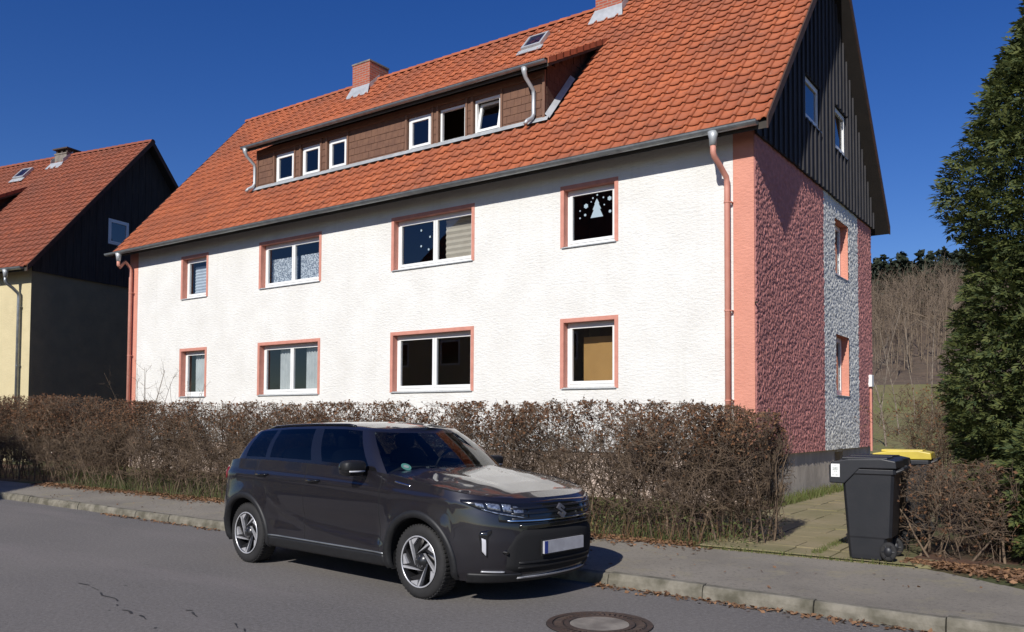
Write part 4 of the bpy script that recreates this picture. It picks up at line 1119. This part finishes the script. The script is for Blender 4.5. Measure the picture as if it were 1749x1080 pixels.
    # wheels
    def wheel(x, s):
        T = lambda p: (x + p[0], s * (.775 + p[1]), .334 + p[2])
        mb = MB(T); prof = [(.232, -.10), (.262, -.112), (.305, -.108), (.326, -.092), (.332, -.06), (.334, 0), (.332, .06), (.326, .092), (.305, .108), (.262, .112), (.232, .10)]
        mb.lathe(prof, 48); Wh = mb.obj('wheel', 'rubber', C, True)
        mb = MB(T); n_ = 54
        for i in range(n_):
            a = 2 * math.pi * i / n_
            for y0, y1, da in ((-.088, -.012, .02), (.012, .088, -.02)):
                A_ = [(a + d, y) for d, y in ((0, y0), (.055, y0), (.055 + da, y1), (da, y1))]
                n0 = mb.pts([(rr * math.cos(q), y, rr * math.sin(q)) for rr in (.325, .3395 if abs(y0) < .05 and abs(y1) < .05 else .337) for q, y in A_])
                mb.f += [(n0 + 4, n0 + 5, n0 + 6, n0 + 7)] + [(n0 + k, n0 + (k + 1) % 4, n0 + 4 + (k + 1) % 4, n0 + 4 + k) for k in range(4)]
        mb.obj('tread', 'rubber', Wh)
        mb = MB(T); mb.lathe([(.236, .104), (.236, .110), (.228, .113), (.222, .108), (.215, .04), (.21, -.06)], 48); mb.obj('rim', 'alloy_black', Wh, True)
        mb = MB(T); mb.lathe([(.235, .1105), (.232, .1145), (.224, .1145), (.221, .1085)], 48); mb.obj('rim_edge', 'alloy', Wh, True)
        mb = MB(T); mb.lathe([(.0, .01), (.165, .01), (.165, -.01), (.0, -.01)], 32); mb.obj('brake_disc', 'steel_disc', Wh, True)
        mb = MB(T); mb.lathe([(.21, -.02), (.0, -.05)], 24); mb.obj('wheel_back', 'seam', Wh)
        mb = MB(T); mb.lathe([(0, .098), (.03, .098), (.036, .09), (.07, .085), (.075, .04)], 24); mb.obj('hub_cap', 'alloy_black', Wh, True)
        pol = lambda r, d: (r * .225 * math.cos(R(d)), r * .225 * math.sin(R(d)))
        for i in range(5):
            o_ = 72 * i
            for nm, mt, P, y0, y1 in (('spoke', 'alloy', [pol(.36, 198 + o_), pol(.37, 210 + o_), pol(.985, 128 + o_), pol(.985, 122 + o_)], .078, .104),
                                      ('spoke_face', 'alloy', [pol(.985, 120 + o_), pol(.985, 100 + o_), pol(.97, 95 + o_), pol(.74, 120 + o_)], .070, .098),
                                      ('spoke_web', 'alloy_black', [pol(.30, 180 + o_), pol(.36, 214 + o_), pol(.98, 134 + o_), pol(.98, 84 + o_), pol(.45, 140 + o_)], .055, .0775)):
                mb = MB(T); q = [((p if s < 0 else -p), r_) for p, r_ in P]
                n0 = mb.pts([(p, y1 - .02 * (1 if math.hypot(p, r_) < .12 else 0), r_) for p, r_ in q]); mb.pts([(p, y0 - .02, r_) for p, r_ in q]); k = len(q)
                mb.f.append(tuple(range(n0, n0 + k))); mb.f += [(n0 + j, n0 + (j + 1) % k, n0 + k + (j + 1) % k, n0 + k + j) for j in range(k)]
                mb.obj(nm, mt, Wh)
        for i in range(5):
            a = R(72 * i + 20); mb = MB(T); mb.tube([(.05 * math.cos(a), .08, .05 * math.sin(a)), (.05 * math.cos(a), .093, .05 * math.sin(a))], .009, 6); mb.obj('wheel_nut', 'chrome', Wh)
    for x in (-WB, WB):
        for s in (-1, 1): wheel(x, s)
    return C
car()

# ------------------------------------------------------------------ bins
def bin_(loc, rz, lid, label, sticker=False):
    B = empty('wheelie_bin', loc, rz); B.scale = (.84, .92, 1); tag(B, label, 'bin', 'wheelie bins beside the path')
    mb = MB()
    lev = [(.0, -.215, .20, .225), (.05, -.22, .22, .23), (.22, -.235, .24, .24), (.24, -.235, .295, .245), (.90, -.285, .335, .275), (.905, -.31, .36, .29), (.955, -.31, .36, .29)]
    rings = []
    for z, x0, x1, hw in lev:
        c = .035; rings.append(mb.pts([(x0 + c, -hw, z), (x1 - c, -hw, z), (x1, -hw + c, z), (x1, hw - c, z), (x1 - c, hw, z), (x0 + c, hw, z), (x0, hw - c, z), (x0, -hw + c, z)]))
    for a, b_ in zip(rings, rings[1:]):
        for j in range(8): mb.f.append((a + j, a + (j + 1) % 8, b_ + (j + 1) % 8, b_ + j))
    mb.f.append(tuple(range(rings[0] + 7, rings[0] - 1, -1))); mb.f.append(tuple(range(rings[-1], rings[-1] + 8)))
    Bd = mb.obj('body', 'bin_plastic', B, bev=.006)
    mb = MB(); hw = .298
    prof = [(-.43, .80), (-.435, .985), (-.40, 1.03), (-.20, 1.06), (.20, 1.07), (.36, 1.045), (.37, .965), (-.06, .962), (-.25, .795)]
    mb.prism([(x, -hw, z) for x, z in prof], (0, 2 * hw, 0)); Ld = mb.obj('lid', lid, B, bev=.012)
    mb = MB(); mb.box((-.30, -.2, 1.05), (.25, .2, 1.078)); mb.obj('lid_rib', lid, Ld, bev=.01)
    mb = MB(); mb.tube([(.36, -.24, .93), (.43, -.24, .965), (.43, .24, .965), (.36, .24, .93)], .016, 8); mb.obj('handle', 'bin_plastic', B)
    for y in (-.235, .235):
        T = lambda p, y=y: (.255 + p[0], y + p[1], .10 + p[2])
        mb = MB(T); mb.lathe([(.0, -.03), (.05, -.032), (.075, -.035), (.097, -.03), (.1, 0), (.097, .03), (.075, .035), (.05, .032), (.0, .03)], 28); Wh = mb.obj('wheel', 'rubber', B, True)
        mb = MB(T); mb.lathe([(.0, -.043), (.045, -.043), (.05, -.03)], 16); mb.obj('hub', 'bin_plastic', Wh, True)
        for i in range(6):
            a = i * math.pi / 3; mb = MB(T); mb.tube([(.02 * math.cos(a), -.036, .02 * math.sin(a)), (.075 * math.cos(a), -.036, .075 * math.sin(a))], .007, 5); mb.obj('wheel_rib', 'bin_plastic', Wh)
    mb = MB(); mb.tube([(.255, -.25, .10), (.255, .25, .10)], .012, 8); mb.obj('axle', 'iron', B)
    if sticker:
        mb = MB(); mb.box((-.405, -.302, .865), (-.300, -.2985, 1.005)); S_ = mb.obj('sticker', 'paper', Ld)
        for a, b_, c_, d in ((-.388, -.318, .935, .972), (-.375, -.33, .915, .930), (-.392, -.372, .88, .894), (-.352, -.322, .878, .896), (-.385, -.325, .982, .988)):
            mb = MB(); mb.box((a, -.3035, c_), (b_, -.3021, d)); mb.obj('sticker_print', 'ink', S_)
    return B
bin_((2.915, -4.77, .162), R(2), 'bin_plastic', 'black wheelie bin with a white sticker on its lid, nearest the street', True)
bin_((2.84, -4.06, .162), R(-2), 'bin_plastic', 'dark wheelie bin standing right behind the black one with the sticker')
yb = bin_((2.90, -2.7, .162), R(4), 'bin_yellow', 'wheelie bin with bright yellow lid behind the two black bins'); yb.scale = (.88, .92, 1.03)

# ------------------------------------------------------------------ manhole
Mh = empty('manhole_cover', (1.72, -8.60, 0)); tag(Mh, 'round rusty iron manhole cover with concrete centre in the asphalt', 'manhole')
def ring(name, mat, r0, r1, z, par, k=48):
    mb = MB(lambda p: (p[0], p[2], p[1])); mb.lathe([(r0, -.02), (r0, z), (r1, z), (r1, -.02)], k); return mb.obj(name, mat, par)
ring('frame', 'iron', .375, .42, .010, Mh); ring('frame', 'iron', .29, .365, .006, Mh)
Ld = ring('lid', 'concrete', .0, .235, .007, Mh); ring('lid_rim', 'iron', .240, .28, .011, Mh)
ring('gap', 'seam', .0, .424, .0042, Mh)
for i in range(44):
    a = 2 * math.pi * i / 44; mb = MB(lambda p: (p[0] * math.cos(a) - p[1] * math.sin(a), p[0] * math.sin(a) + p[1] * math.cos(a), p[2])); mb.box((.30, -.012, .006), (.355, .012, .013)); mb.obj('lug', 'iron', Mh)

# ------------------------------------------------------------------ plants
def grow(starts, dirs, length, r0, r1, K=4, curl=.25, gravity=0.0):
    n = len(starts); P = np.zeros((n, K, 3)); P[:, 0] = starts; d = dirs / np.linalg.norm(dirs, axis=1, keepdims=True)
    for k in range(1, K):
        d = d + rng.normal(0, curl, (n, 3)); d[:, 2] += gravity; d /= np.linalg.norm(d, axis=1, keepdims=True)
        P[:, k] = P[:, k - 1] + d * (length / (K - 1))[:, None]
    Rr = np.linspace(1, 0, K)[None] * (r0 - r1)[:, None] + r1[:, None]
    return P, Rr
def at(P, t):
    K = P.shape[1]; x = t * (K - 1); i = np.minimum(x.astype(int), K - 2); f = (x - i)[:, None]; n = np.arange(len(P))
    return P[n, i] * (1 - f) + P[n, i + 1] * f, P[n, i + 1] - P[n, i]
def hedge_like(name, label, x0, x1, yc, hd, top, per_m, mats, leaves, leafsize, catg='hedge', leafz=None, nb_=13, nt_=8, ns_=2, ground_z=.1, dens=None):
    Hd = empty(name, ((x0 + x1) / 2, yc, ground_z)); tag(Hd, label, catg); org = np.array(Hd.location)
    n1 = int((x1 - x0) * per_m); sx = x0 + (x1 - x0) * (np.arange(n1) + rng.uniform(-.8, .8, n1)) / n1
    if dens is not None:
        acc = np.floor(np.cumsum(dens(sx))); sx = sx[np.diff(acc, prepend=0) > 0]; n1 = len(sx)
    S = np.stack([sx, yc + rng.uniform(-.5, .5, n1) * hd, np.full(n1, ground_z - .02)], 1)
    def clamp(P):
        tp = top(P[..., 0]) + .07 * (vnoise(P[..., 0] * 3.1, P[..., 1] * 3.1, 9) - .5) + .05 * rng.normal(size=P.shape[:-1]) * (rng.uniform(size=P.shape[:-1]) < .35)
        P[..., 2] = np.where(P[..., 2] > tp, tp - .12 * (P[..., 2] - tp), P[..., 2]); P[..., 2] = np.maximum(P[..., 2], ground_z)
        w_ = hd * (1 + .12 * (vnoise(P[..., 0] * 2.2, P[..., 2] * 2.2, 4) - .5))
        dy = P[..., 1] - yc; P[..., 1] = yc + np.where(abs(dy) > w_, np.sign(dy) * (w_ + .15 * (abs(dy) - w_)), dy)
        ex = x1 + .10 * (vnoise(P[..., 1] * 3, P[..., 2] * 3, 6) - .5); P[..., 0] = np.where(P[..., 0] > ex, ex + .15 * (P[..., 0] - ex), P[..., 0])
        return P
    h = top(sx) - ground_z
    P1, R1 = grow(S, np.stack([rng.normal(0, .22, n1), rng.normal(0, .18, n1), np.ones(n1)], 1), h * rng.uniform(.75, 1.0, n1), rng.uniform(.008, .02, n1), np.full(n1, .004), 6, .14)
    P1 = clamp(P1)
    i = np.repeat(np.arange(n1), nb_); n2 = len(i); a, d = at(P1[i], rng.uniform(.12, 1, n2) ** .75)
    P2, R2 = grow(a, d / .3 * .35 + rng.normal(0, 1, (n2, 3)) * (.8, .8, .45), rng.uniform(.25, .65, n2), rng.uniform(.003, .0055, n2), np.full(n2, .002), 4, .28, .10); P2 = clamp(P2)
    i = np.repeat(np.arange(n2), nt_); n3 = len(i); a, d = at(P2[i], rng.uniform(.15, 1, n3))
    P3, R3 = grow(a, d / .12 + rng.normal(0, 1, (n3, 3)), rng.uniform(.12, .32, n3), rng.uniform(.0028, .0042, n3), np.full(n3, .002), 3, .30, .06); P3 = clamp(P3)
    lst = [tubes(P1, R1, 5), tubes(P2, R2, 4), tubes(P3, R3, 3)]
    if ns_:
        i = np.repeat(np.arange(n3), ns_); n4 = len(i); a, d = at(P3[i], rng.uniform(.2, 1, n4))
        P4, R4 = grow(a, d / .08 + rng.normal(0, 1, (n4, 3)), rng.uniform(.05, .16, n4), np.full(n4, .0027), np.full(n4, .0017), 2, .2); P4 = clamp(P4); tip = P4
        lst.append(tubes(P4, R4, 3))
    else: tip = P3
    for nm, (V, F), mt in (('stems', lst[0], mats[0]), ('branches', cat(lst[1:]), mats[1])): tag(obj(nm, V - org, F, mt, Hd), kind='stuff')
    if leaves:
        T = tip[:, -1]
        wgt = leafz(T) if leafz else np.ones(len(T)); wgt = wgt / wgt.sum()
        sel = rng.choice(len(T), min(leaves, len(T)), replace=True, p=wgt); pos = T[sel] + rng.normal(0, .015, (len(sel), 3))
        V, F = scatter(pos - org, rng.uniform(.6, 1.25, len(pos)) * leafsize); tag(obj('leaves', V, F, mats[2], Hd), kind='stuff')
    return Hd
topL = lambda x: np.interp(x, [-28, -15, -12, -6, 0, 1.0, 1.5], [2.2, 2.15, 1.98, 1.90, 1.87, 1.84, 1.72])
lz = lambda T: np.clip((T[:, 2] - 1.05) / .6, .05, 1) ** 1.6 * (.35 + vnoise(T[:, 0] * .9, T[:, 2] * 1.5, 3))
hedge_like('bare_hedge', 'long clipped brown hedge, mostly leafless, running along the pavement', -21.0, 1.72, -4.25, .68, topL, 30, ('twig', 'twig', 'beech_leaf'), 56000, .044, leafz=lz, nb_=15, nt_=8, ns_=2, dens=lambda x: np.interp(x, [-21, -12, -8, -5, -2, .2, .8], [.46, .47, .43, .38, .36, .62, .95]))
hedge_like('bare_shrub', 'tangled leafless shrub with pale twigs beside the wheelie bins', 3.30, 4.25, -4.05, .72, lambda x: 1.22 - .16 * np.abs(x - 3.9) + .16 * (vnoise(x * 2.3, x * 0, 31) - .5), 15, ('twig', 'twig', 'beech_leaf'), 3600, .045, 'shrub', nb_=12, nt_=7, ns_=1, ground_z=.13)
hedge_like('copper_shrub', 'copper-leaved shrub between the gable and the tall conifer', 1.75, 3.6, 5.6, 1.0, lambda x: 2.75 - .35 * np.abs(x - 2.3), 30, ('twig', 'twig', 'copper_leaf'), 17000, .05, 'shrub', nb_=14, nt_=6, ns_=1, ground_z=.12)
# undergrowth and litter
def blades(name, mat, n, fx_, hmin, hmax, w_, label=None, parent=None, lean=.35):
    P = fx_(n); h = rng.uniform(hmin, hmax, n); a = rng.uniform(0, 2 * np.pi, n); ln = rng.normal(0, lean, (n, 2)) * h[:, None]
    wx = np.stack([np.cos(a), np.sin(a), 0 * a], 1) * w_
    mid = P + np.stack([ln[:, 0] * .4, ln[:, 1] * .4, h * .6], 1); tp = P + np.stack([ln[:, 0], ln[:, 1], h], 1)
    V = np.stack([P - wx, P + wx, mid + wx * .7, mid - wx * .7, tp, tp + wx * .1], 1).reshape(-1, 3); b = np.arange(n) * 6
    F = np.concatenate([np.stack([b, b + 1, b + 2, b + 3], 1), np.stack([b + 3, b + 2, b + 5, b + 4], 1)])
    o = obj(name, V, F, mat, parent); tag(o, label, None, None, 'stuff'); return o
def strip(x0, x1, y0, y1, z):
    return lambda n: np.stack([rng.uniform(x0, x1, n), rng.uniform(y0, y1, n), np.full(n, z)], 1)
blades('dry_stalks', 'ivy', 1900, strip(-14, 1.3, -4.98, -4.2, .10), .08, .42, .004, 'olive dry stalks at the foot of the hedge')
blades('dry_stalks', 'litter', 350, strip(-3, 1.3, -4.98, -4.3, .10), .15, .5, .0025, 'straw coloured stalks at the foot of the hedge')
blades('grass', 'grass_blade', 9000, strip(-20, -.3, -3.4, -.3, .11), .05, .20, .006, 'green grass in the front garden behind the hedge')
blades('grass', 'grass_blade', 1500, strip(.02, .42, .2, 5.2, .13), .05, .22, .006, 'green grass tufts along the foot of the gable wall')
blades('grass', 'grass_blade', 420, lambda n: np.stack([rng.uniform(1.0, 3.3, n), -5.02 + rng.normal(0, .025, n), np.full(n, .12)], 1), .02, .07, .004, 'moss and grass in the joint between path and pavement')
blades('grass', 'grass_blade', 380, lambda n: np.stack([2.36 + rng.normal(0, .03, n), rng.uniform(-4.9, -3.6, n), np.full(n, .15)], 1), .02, .06, .004, 'grass strip growing in the joint of the paved path')
def litter(name, n, xs0, xs1, yf, z, size, label, mat='litter'):
    x = rng.uniform(xs0, xs1, n); y = yf(x, n); pos = np.stack([x, y, np.full(n, z) + np.abs(rng.normal(0, .008, n))], 1)
    V, F = scatter(pos, rng.uniform(.6, 1.3, n) * size, .28); tag(obj(name, V, F, mat), label, None, None, 'stuff')
litter('leaf_litter', 9000, -15, 1.25, lambda x, n: -4.72 - np.abs(rng.normal(0, .26, n)) * (.75 + .5 * vnoise(x * 2, x * 0, 2)), .128, .055, 'fallen brown leaves along the foot of the hedge')
litter('leaf_litter', 5200, 3.25, 7.0, lambda x, n: -4.62 - .60 * np.clip(x - 3.3, 0, 3) * rng.uniform(0, 1.15, n) - np.abs(rng.normal(0, .12, n)), .150, .055, 'fallen russet leaves on the soil under the shrub')
litter('leaf_litter', 420, .9, 4.2, lambda x, n: kerbY(x) - .02 - np.abs(rng.normal(0, .07, n)), .006, .05, 'dry leaves collected in the road gutter by the kerb')
litter('leaf_litter', 260, -9, -5.5, lambda x, n: kerbY(x) - .02 - np.abs(rng.normal(0, .06, n)), .006, .05, 'dry leaves in the road gutter behind the car')
litter('leaf_litter', 160, -12, 6, lambda x, n: rng.uniform(-7.0, -5.1, n), .126, .04, 'single leaves scattered over the pavement')
xi = rng.uniform(-6, 1.7, 7000); yi = -4.25 + rng.uniform(-.75, .6, 7000); zi = .12 + .62 * rng.uniform(0, 1, 7000) ** 1.6 * (.4 + .8 * vnoise(xi * 1.7, yi * 0, 21))
V, F = scatter(np.stack([xi, yi, zi], 1), rng.uniform(.5, 1.2, 7000) * .04); tag(obj('weeds', V, F, 'ivy'), 'small olive green weeds growing through the lower hedge', None, None, 'stuff')
mb = MB(); xsb = np.linspace(3.3, 9, 20)
for a, b_ in zip(xsb, xsb[1:]):
    e0, e1 = -5.0 - .72 * min(a - 3.3, 1.6), -5.0 - .72 * min(b_ - 3.3, 1.6)
    mb.quad((a, e0, .118), (b_, e1, .118), (b_, -4.5, .16), (a, -4.5, .16)); mb.quad((a, -4.5, .16), (b_, -4.5, .16), (b_, -3.0, .10), (a, -3.0, .10))
tag(mb.obj('soil_bank', 'soil'), kind='structure')

# bare garden stems between hedge and facade
def bare_tree(name, label, loc, h, r, nbr, mat='twig', catg='tree', group=None, spread=.5, ntw=5, stems=1):
    T = empty(name, loc); tag(T, label, catg, group)
    d0 = np.stack([rng.normal(0, .05 + .12 * (stems > 1), stems), rng.normal(0, .05 + .12 * (stems > 1), stems), np.ones(stems)], 1)
    P1, R1 = grow(np.zeros((stems, 3)), d0, np.full(stems, h), np.full(stems, r), np.full(stems, r * .25), 8, .05)
    i = np.repeat(np.arange(stems), nbr); a, d = at(P1[i], rng.uniform(.25, .98, len(i)))
    P2, R2 = grow(a, d * 3 / h * 2 + rng.normal(0, 1, (len(i), 3)) * (1, 1, .3), rng.uniform(.5, 1, len(i)) * h * spread * .5, np.full(len(i), r * .35), np.full(len(i), r * .12), 5, .16, .15)
    i = np.repeat(np.arange(len(P2)), ntw); a, d = at(P2[i], rng.uniform(.2, 1, len(i)))
    P3, R3 = grow(a, d / .3 + rng.normal(0, .8, (len(i), 3)), rng.uniform(.2, .6, len(i)) * h * spread * .4, np.full(len(i), r * .16), np.full(len(i), r * .07), 4, .2, .1)
    V, F = tubes(P1, R1, 7); obj('trunk', V, F, mat, T, True)
    V, F = cat([tubes(P2, R2, 4), tubes(P3, R3, 3)]); tag(obj('crown', V, F, mat, T), kind='stuff'); return T
bare_tree('bare_bush', 'spindly leafless bush against the white wall near the left corner', (-16.9, -1.3, .12), 2.95, .014, 8, 'twig', 'shrub', None, .35, 4, 7)
bare_tree('bare_bush', 'low leafless bush in front of the white wall, left of the wide lower window', (-14.6, -1.6, .12), 2.5, .013, 7, 'twig', 'shrub', None, .35, 4, 5)

# tall conifer hedge tree at the right edge
def conifer(loc, h, rad, label, nspray=15000):
    T = empty('conifer_tree', loc); tag(T, label, 'tree')
    mb = MB(); mb.tube([(0, 0, -.1), (.03, .02, h * .3), (0, 0, h * .95)], [.17, .13, .02], 10); Tk = mb.obj('trunk', 'bark', T, True)
    z = .15 + (h - .2) * rng.uniform(0, 1, nspray) ** 1.12; a = rng.uniform(0, 2 * np.pi, nspray)
    env = np.interp(z / h, [0, .08, .32, .55, .70, .82, .95, 1], [.86, .98, 1.0, .92, .72, .42, .16, .04]) * rad
    lump = .74 + .52 * vnoise(a * 2.2 + np.sin(a) * 2, z * 1.15, 12) * (.5 + .5 * vnoise(a * 5 + 9, z * 2.6, 5)) + .12 * vnoise(a * 9, z * 5, 8)
    rr = env * lump * (1 - .55 * rng.uniform(0, 1, nspray) ** 2.2)
    pos = np.stack([rr * np.cos(a), rr * np.sin(a), z + rng.normal(0, .05, nspray)], 1)
    # spray: a flat fan of leaflets
    tv = []; tf = []
    for k, (x0, ang, ln) in enumerate(((.62, 0, .42), (.0, 42, .42), (.12, -44, .46), (.28, 36, .44), (.40, -38, .42), (.54, 30, .34), (.60, -30, .32))):
        c, s = math.cos(R(ang)), math.sin(R(ang)); n0 = len(tv); wd = .072
        p = [(x0, 0), (x0 + ln * .5 * c - wd * s, ln * .5 * s + wd * c), (x0 + ln * c, ln * s), (x0 + ln * .5 * c + wd * s, ln * .5 * s - wd * c)]
        tv += [(x, y, -.16 * x * x + .04 * math.sin(k * 2.3)) for x, y in p]; tf.append((n0, n0 + 1, n0 + 2, n0 + 3))
    tv, tf = np.array(tv), np.array(tf)
    out = np.stack([np.cos(a), np.sin(a), rng.normal(.15, .35, nspray)], 1) + rng.normal(0, .35, (nspray, 3)); out /= np.linalg.norm(out, axis=1, keepdims=True)
    ref = rng.normal(0, .55, (nspray, 3)) + np.array([0, 0, 1.]) + out * 0; sd = np.cross(ref, out); sd /= np.linalg.norm(sd, axis=1, keepdims=True); nrm = np.cross(out, sd)
    A = np.stack([out, sd, nrm], 2) * (rng.uniform(.11, .24, nspray))[:, None, None]
    V = np.einsum('nij,kj->nki', A, tv) + pos[:, None, :]; F = tf[None] + (np.arange(nspray) * len(tv))[:, None, None]
    tag(obj('crown', V.reshape(-1, 3), F.reshape(-1, 4), 'thuja', T), kind='stuff')
    nb2 = 260; zz = rng.uniform(.2, h * .9, nb2); aa = rng.uniform(0, 2 * np.pi, nb2)
    st_ = np.stack([0 * zz, 0 * zz, zz], 1); dr = np.stack([np.cos(aa), np.sin(aa), np.full(nb2, .45)], 1)
    P, Rr = grow(st_, dr, np.interp(zz / h, [0, .6, 1], [.85, .7, .1]) * rad, np.full(nb2, .018), np.full(nb2, .005), 4, .1)
    V, F = tubes(P, Rr, 4); tag(obj('limbs', V, F, 'bark', T), kind='stuff'); return T
conifer((5.05, -2.1, .12), 8.5, 1.55, 'tall dense evergreen conifer at the right edge of the picture', 40000)
conifer((5.0, -3.85, .12), 2.0, .85, 'low evergreen bush spreading at the foot of the tall conifer', 6000)

# ------------------------------------------------------------------ hillside behind
def forest(name, label, n, mat, xr, yr, hr, kind):
    x = rng.uniform(*xr, n); y = rng.uniform(*yr, n); z = terrain(x, y); h = rng.uniform(*hr, n)
    b = np.stack([x, y, z - .3], 1)
    if kind == 'bare':
        P1, R1 = grow(b, np.stack([rng.normal(0, .04, n), rng.normal(0, .04, n), np.ones(n)], 1), h, h * .011, h * .003, 5, .03)
        i = np.repeat(np.arange(n), 11); m_ = len(i); a, d = at(P1[i], rng.uniform(.25, 1, m_))
        P2, R2 = grow(a, np.stack([rng.normal(0, .6, m_), rng.normal(0, .6, m_), rng.uniform(.5, 1.2, m_)], 1), h[i] * rng.uniform(.15, .34, m_), np.full(m_, .045), np.full(m_, .02), 4, .12)
        j = np.repeat(np.arange(m_), 3); k = len(j); a, d = at(P2[j], rng.uniform(.2, 1, k))
        P3, R3 = grow(a, d + rng.normal(0, .7, (k, 3)), rng.uniform(.8, 2.4, k), np.full(k, .034), np.full(k, .014), 3, .15)
        V, F = cat([tubes(P1, R1, 4), tubes(P2, R2, 3), tubes(P3, R3, 3)])
        tag(obj(name, V, F, mat), label, None, None, 'stuff')
    else:
        m_ = 150; i = np.repeat(np.arange(n), m_); t = rng.uniform(.12, 1, len(i)); a = rng.uniform(0, 2 * np.pi, len(i))
        rad = np.interp(t, [0, .2, .6, 1], [.14, .24, .2, .02]) * h[i] * rng.uniform(.4, 1.1, len(i))
        pos = np.stack([x[i] + rad * np.cos(a), y[i] + rad * np.sin(a), z[i] + t * h[i]], 1)
        V, F = scatter(pos, rng.uniform(.9, 2.2, len(i)), .6); tag(obj(name, V, F, mat), label, None, None, 'stuff')
forest('bare_forest', 'leafless brown wood on the hillside behind the gable', 640, 'far_twig', (-75, 2), (98, 235), (8, 13), 'bare')
forest('pine_forest', 'dark pine wood along the top of the hill', 520, 'pine', (-95, 10), (218, 318), (12, 18), 'pine')
for i, (px, dist, h) in enumerate([(1513, 44, 6.2), (1502, 60, 8.5), (1536, 52, 6.0), (1562, 66, 8), (1590, 56, 7)]):
    th = math.atan((px - 874.5) / 1436.9) - YAW; X, Y = CAM[0] + dist * math.sin(th), CAM[1] + dist * math.cos(th)
    bare_tree('bare_tree', ['thin bare tree with pale trunk just right of the gable corner', 'bare tree directly beside the gable corner, in the meadow', 'small bare tree behind the copper shrub, nearest the gable', 'bare tree in the middle of the meadow gap', 'bare tree in the meadow beside the conifer'][i], (X, Y, float(terrain(np.array(X), np.array(Y))) - .05), h, .04 if i else .055, 12, 'twig_pale', 'tree', 'bare trees in the meadow', .45, 6)
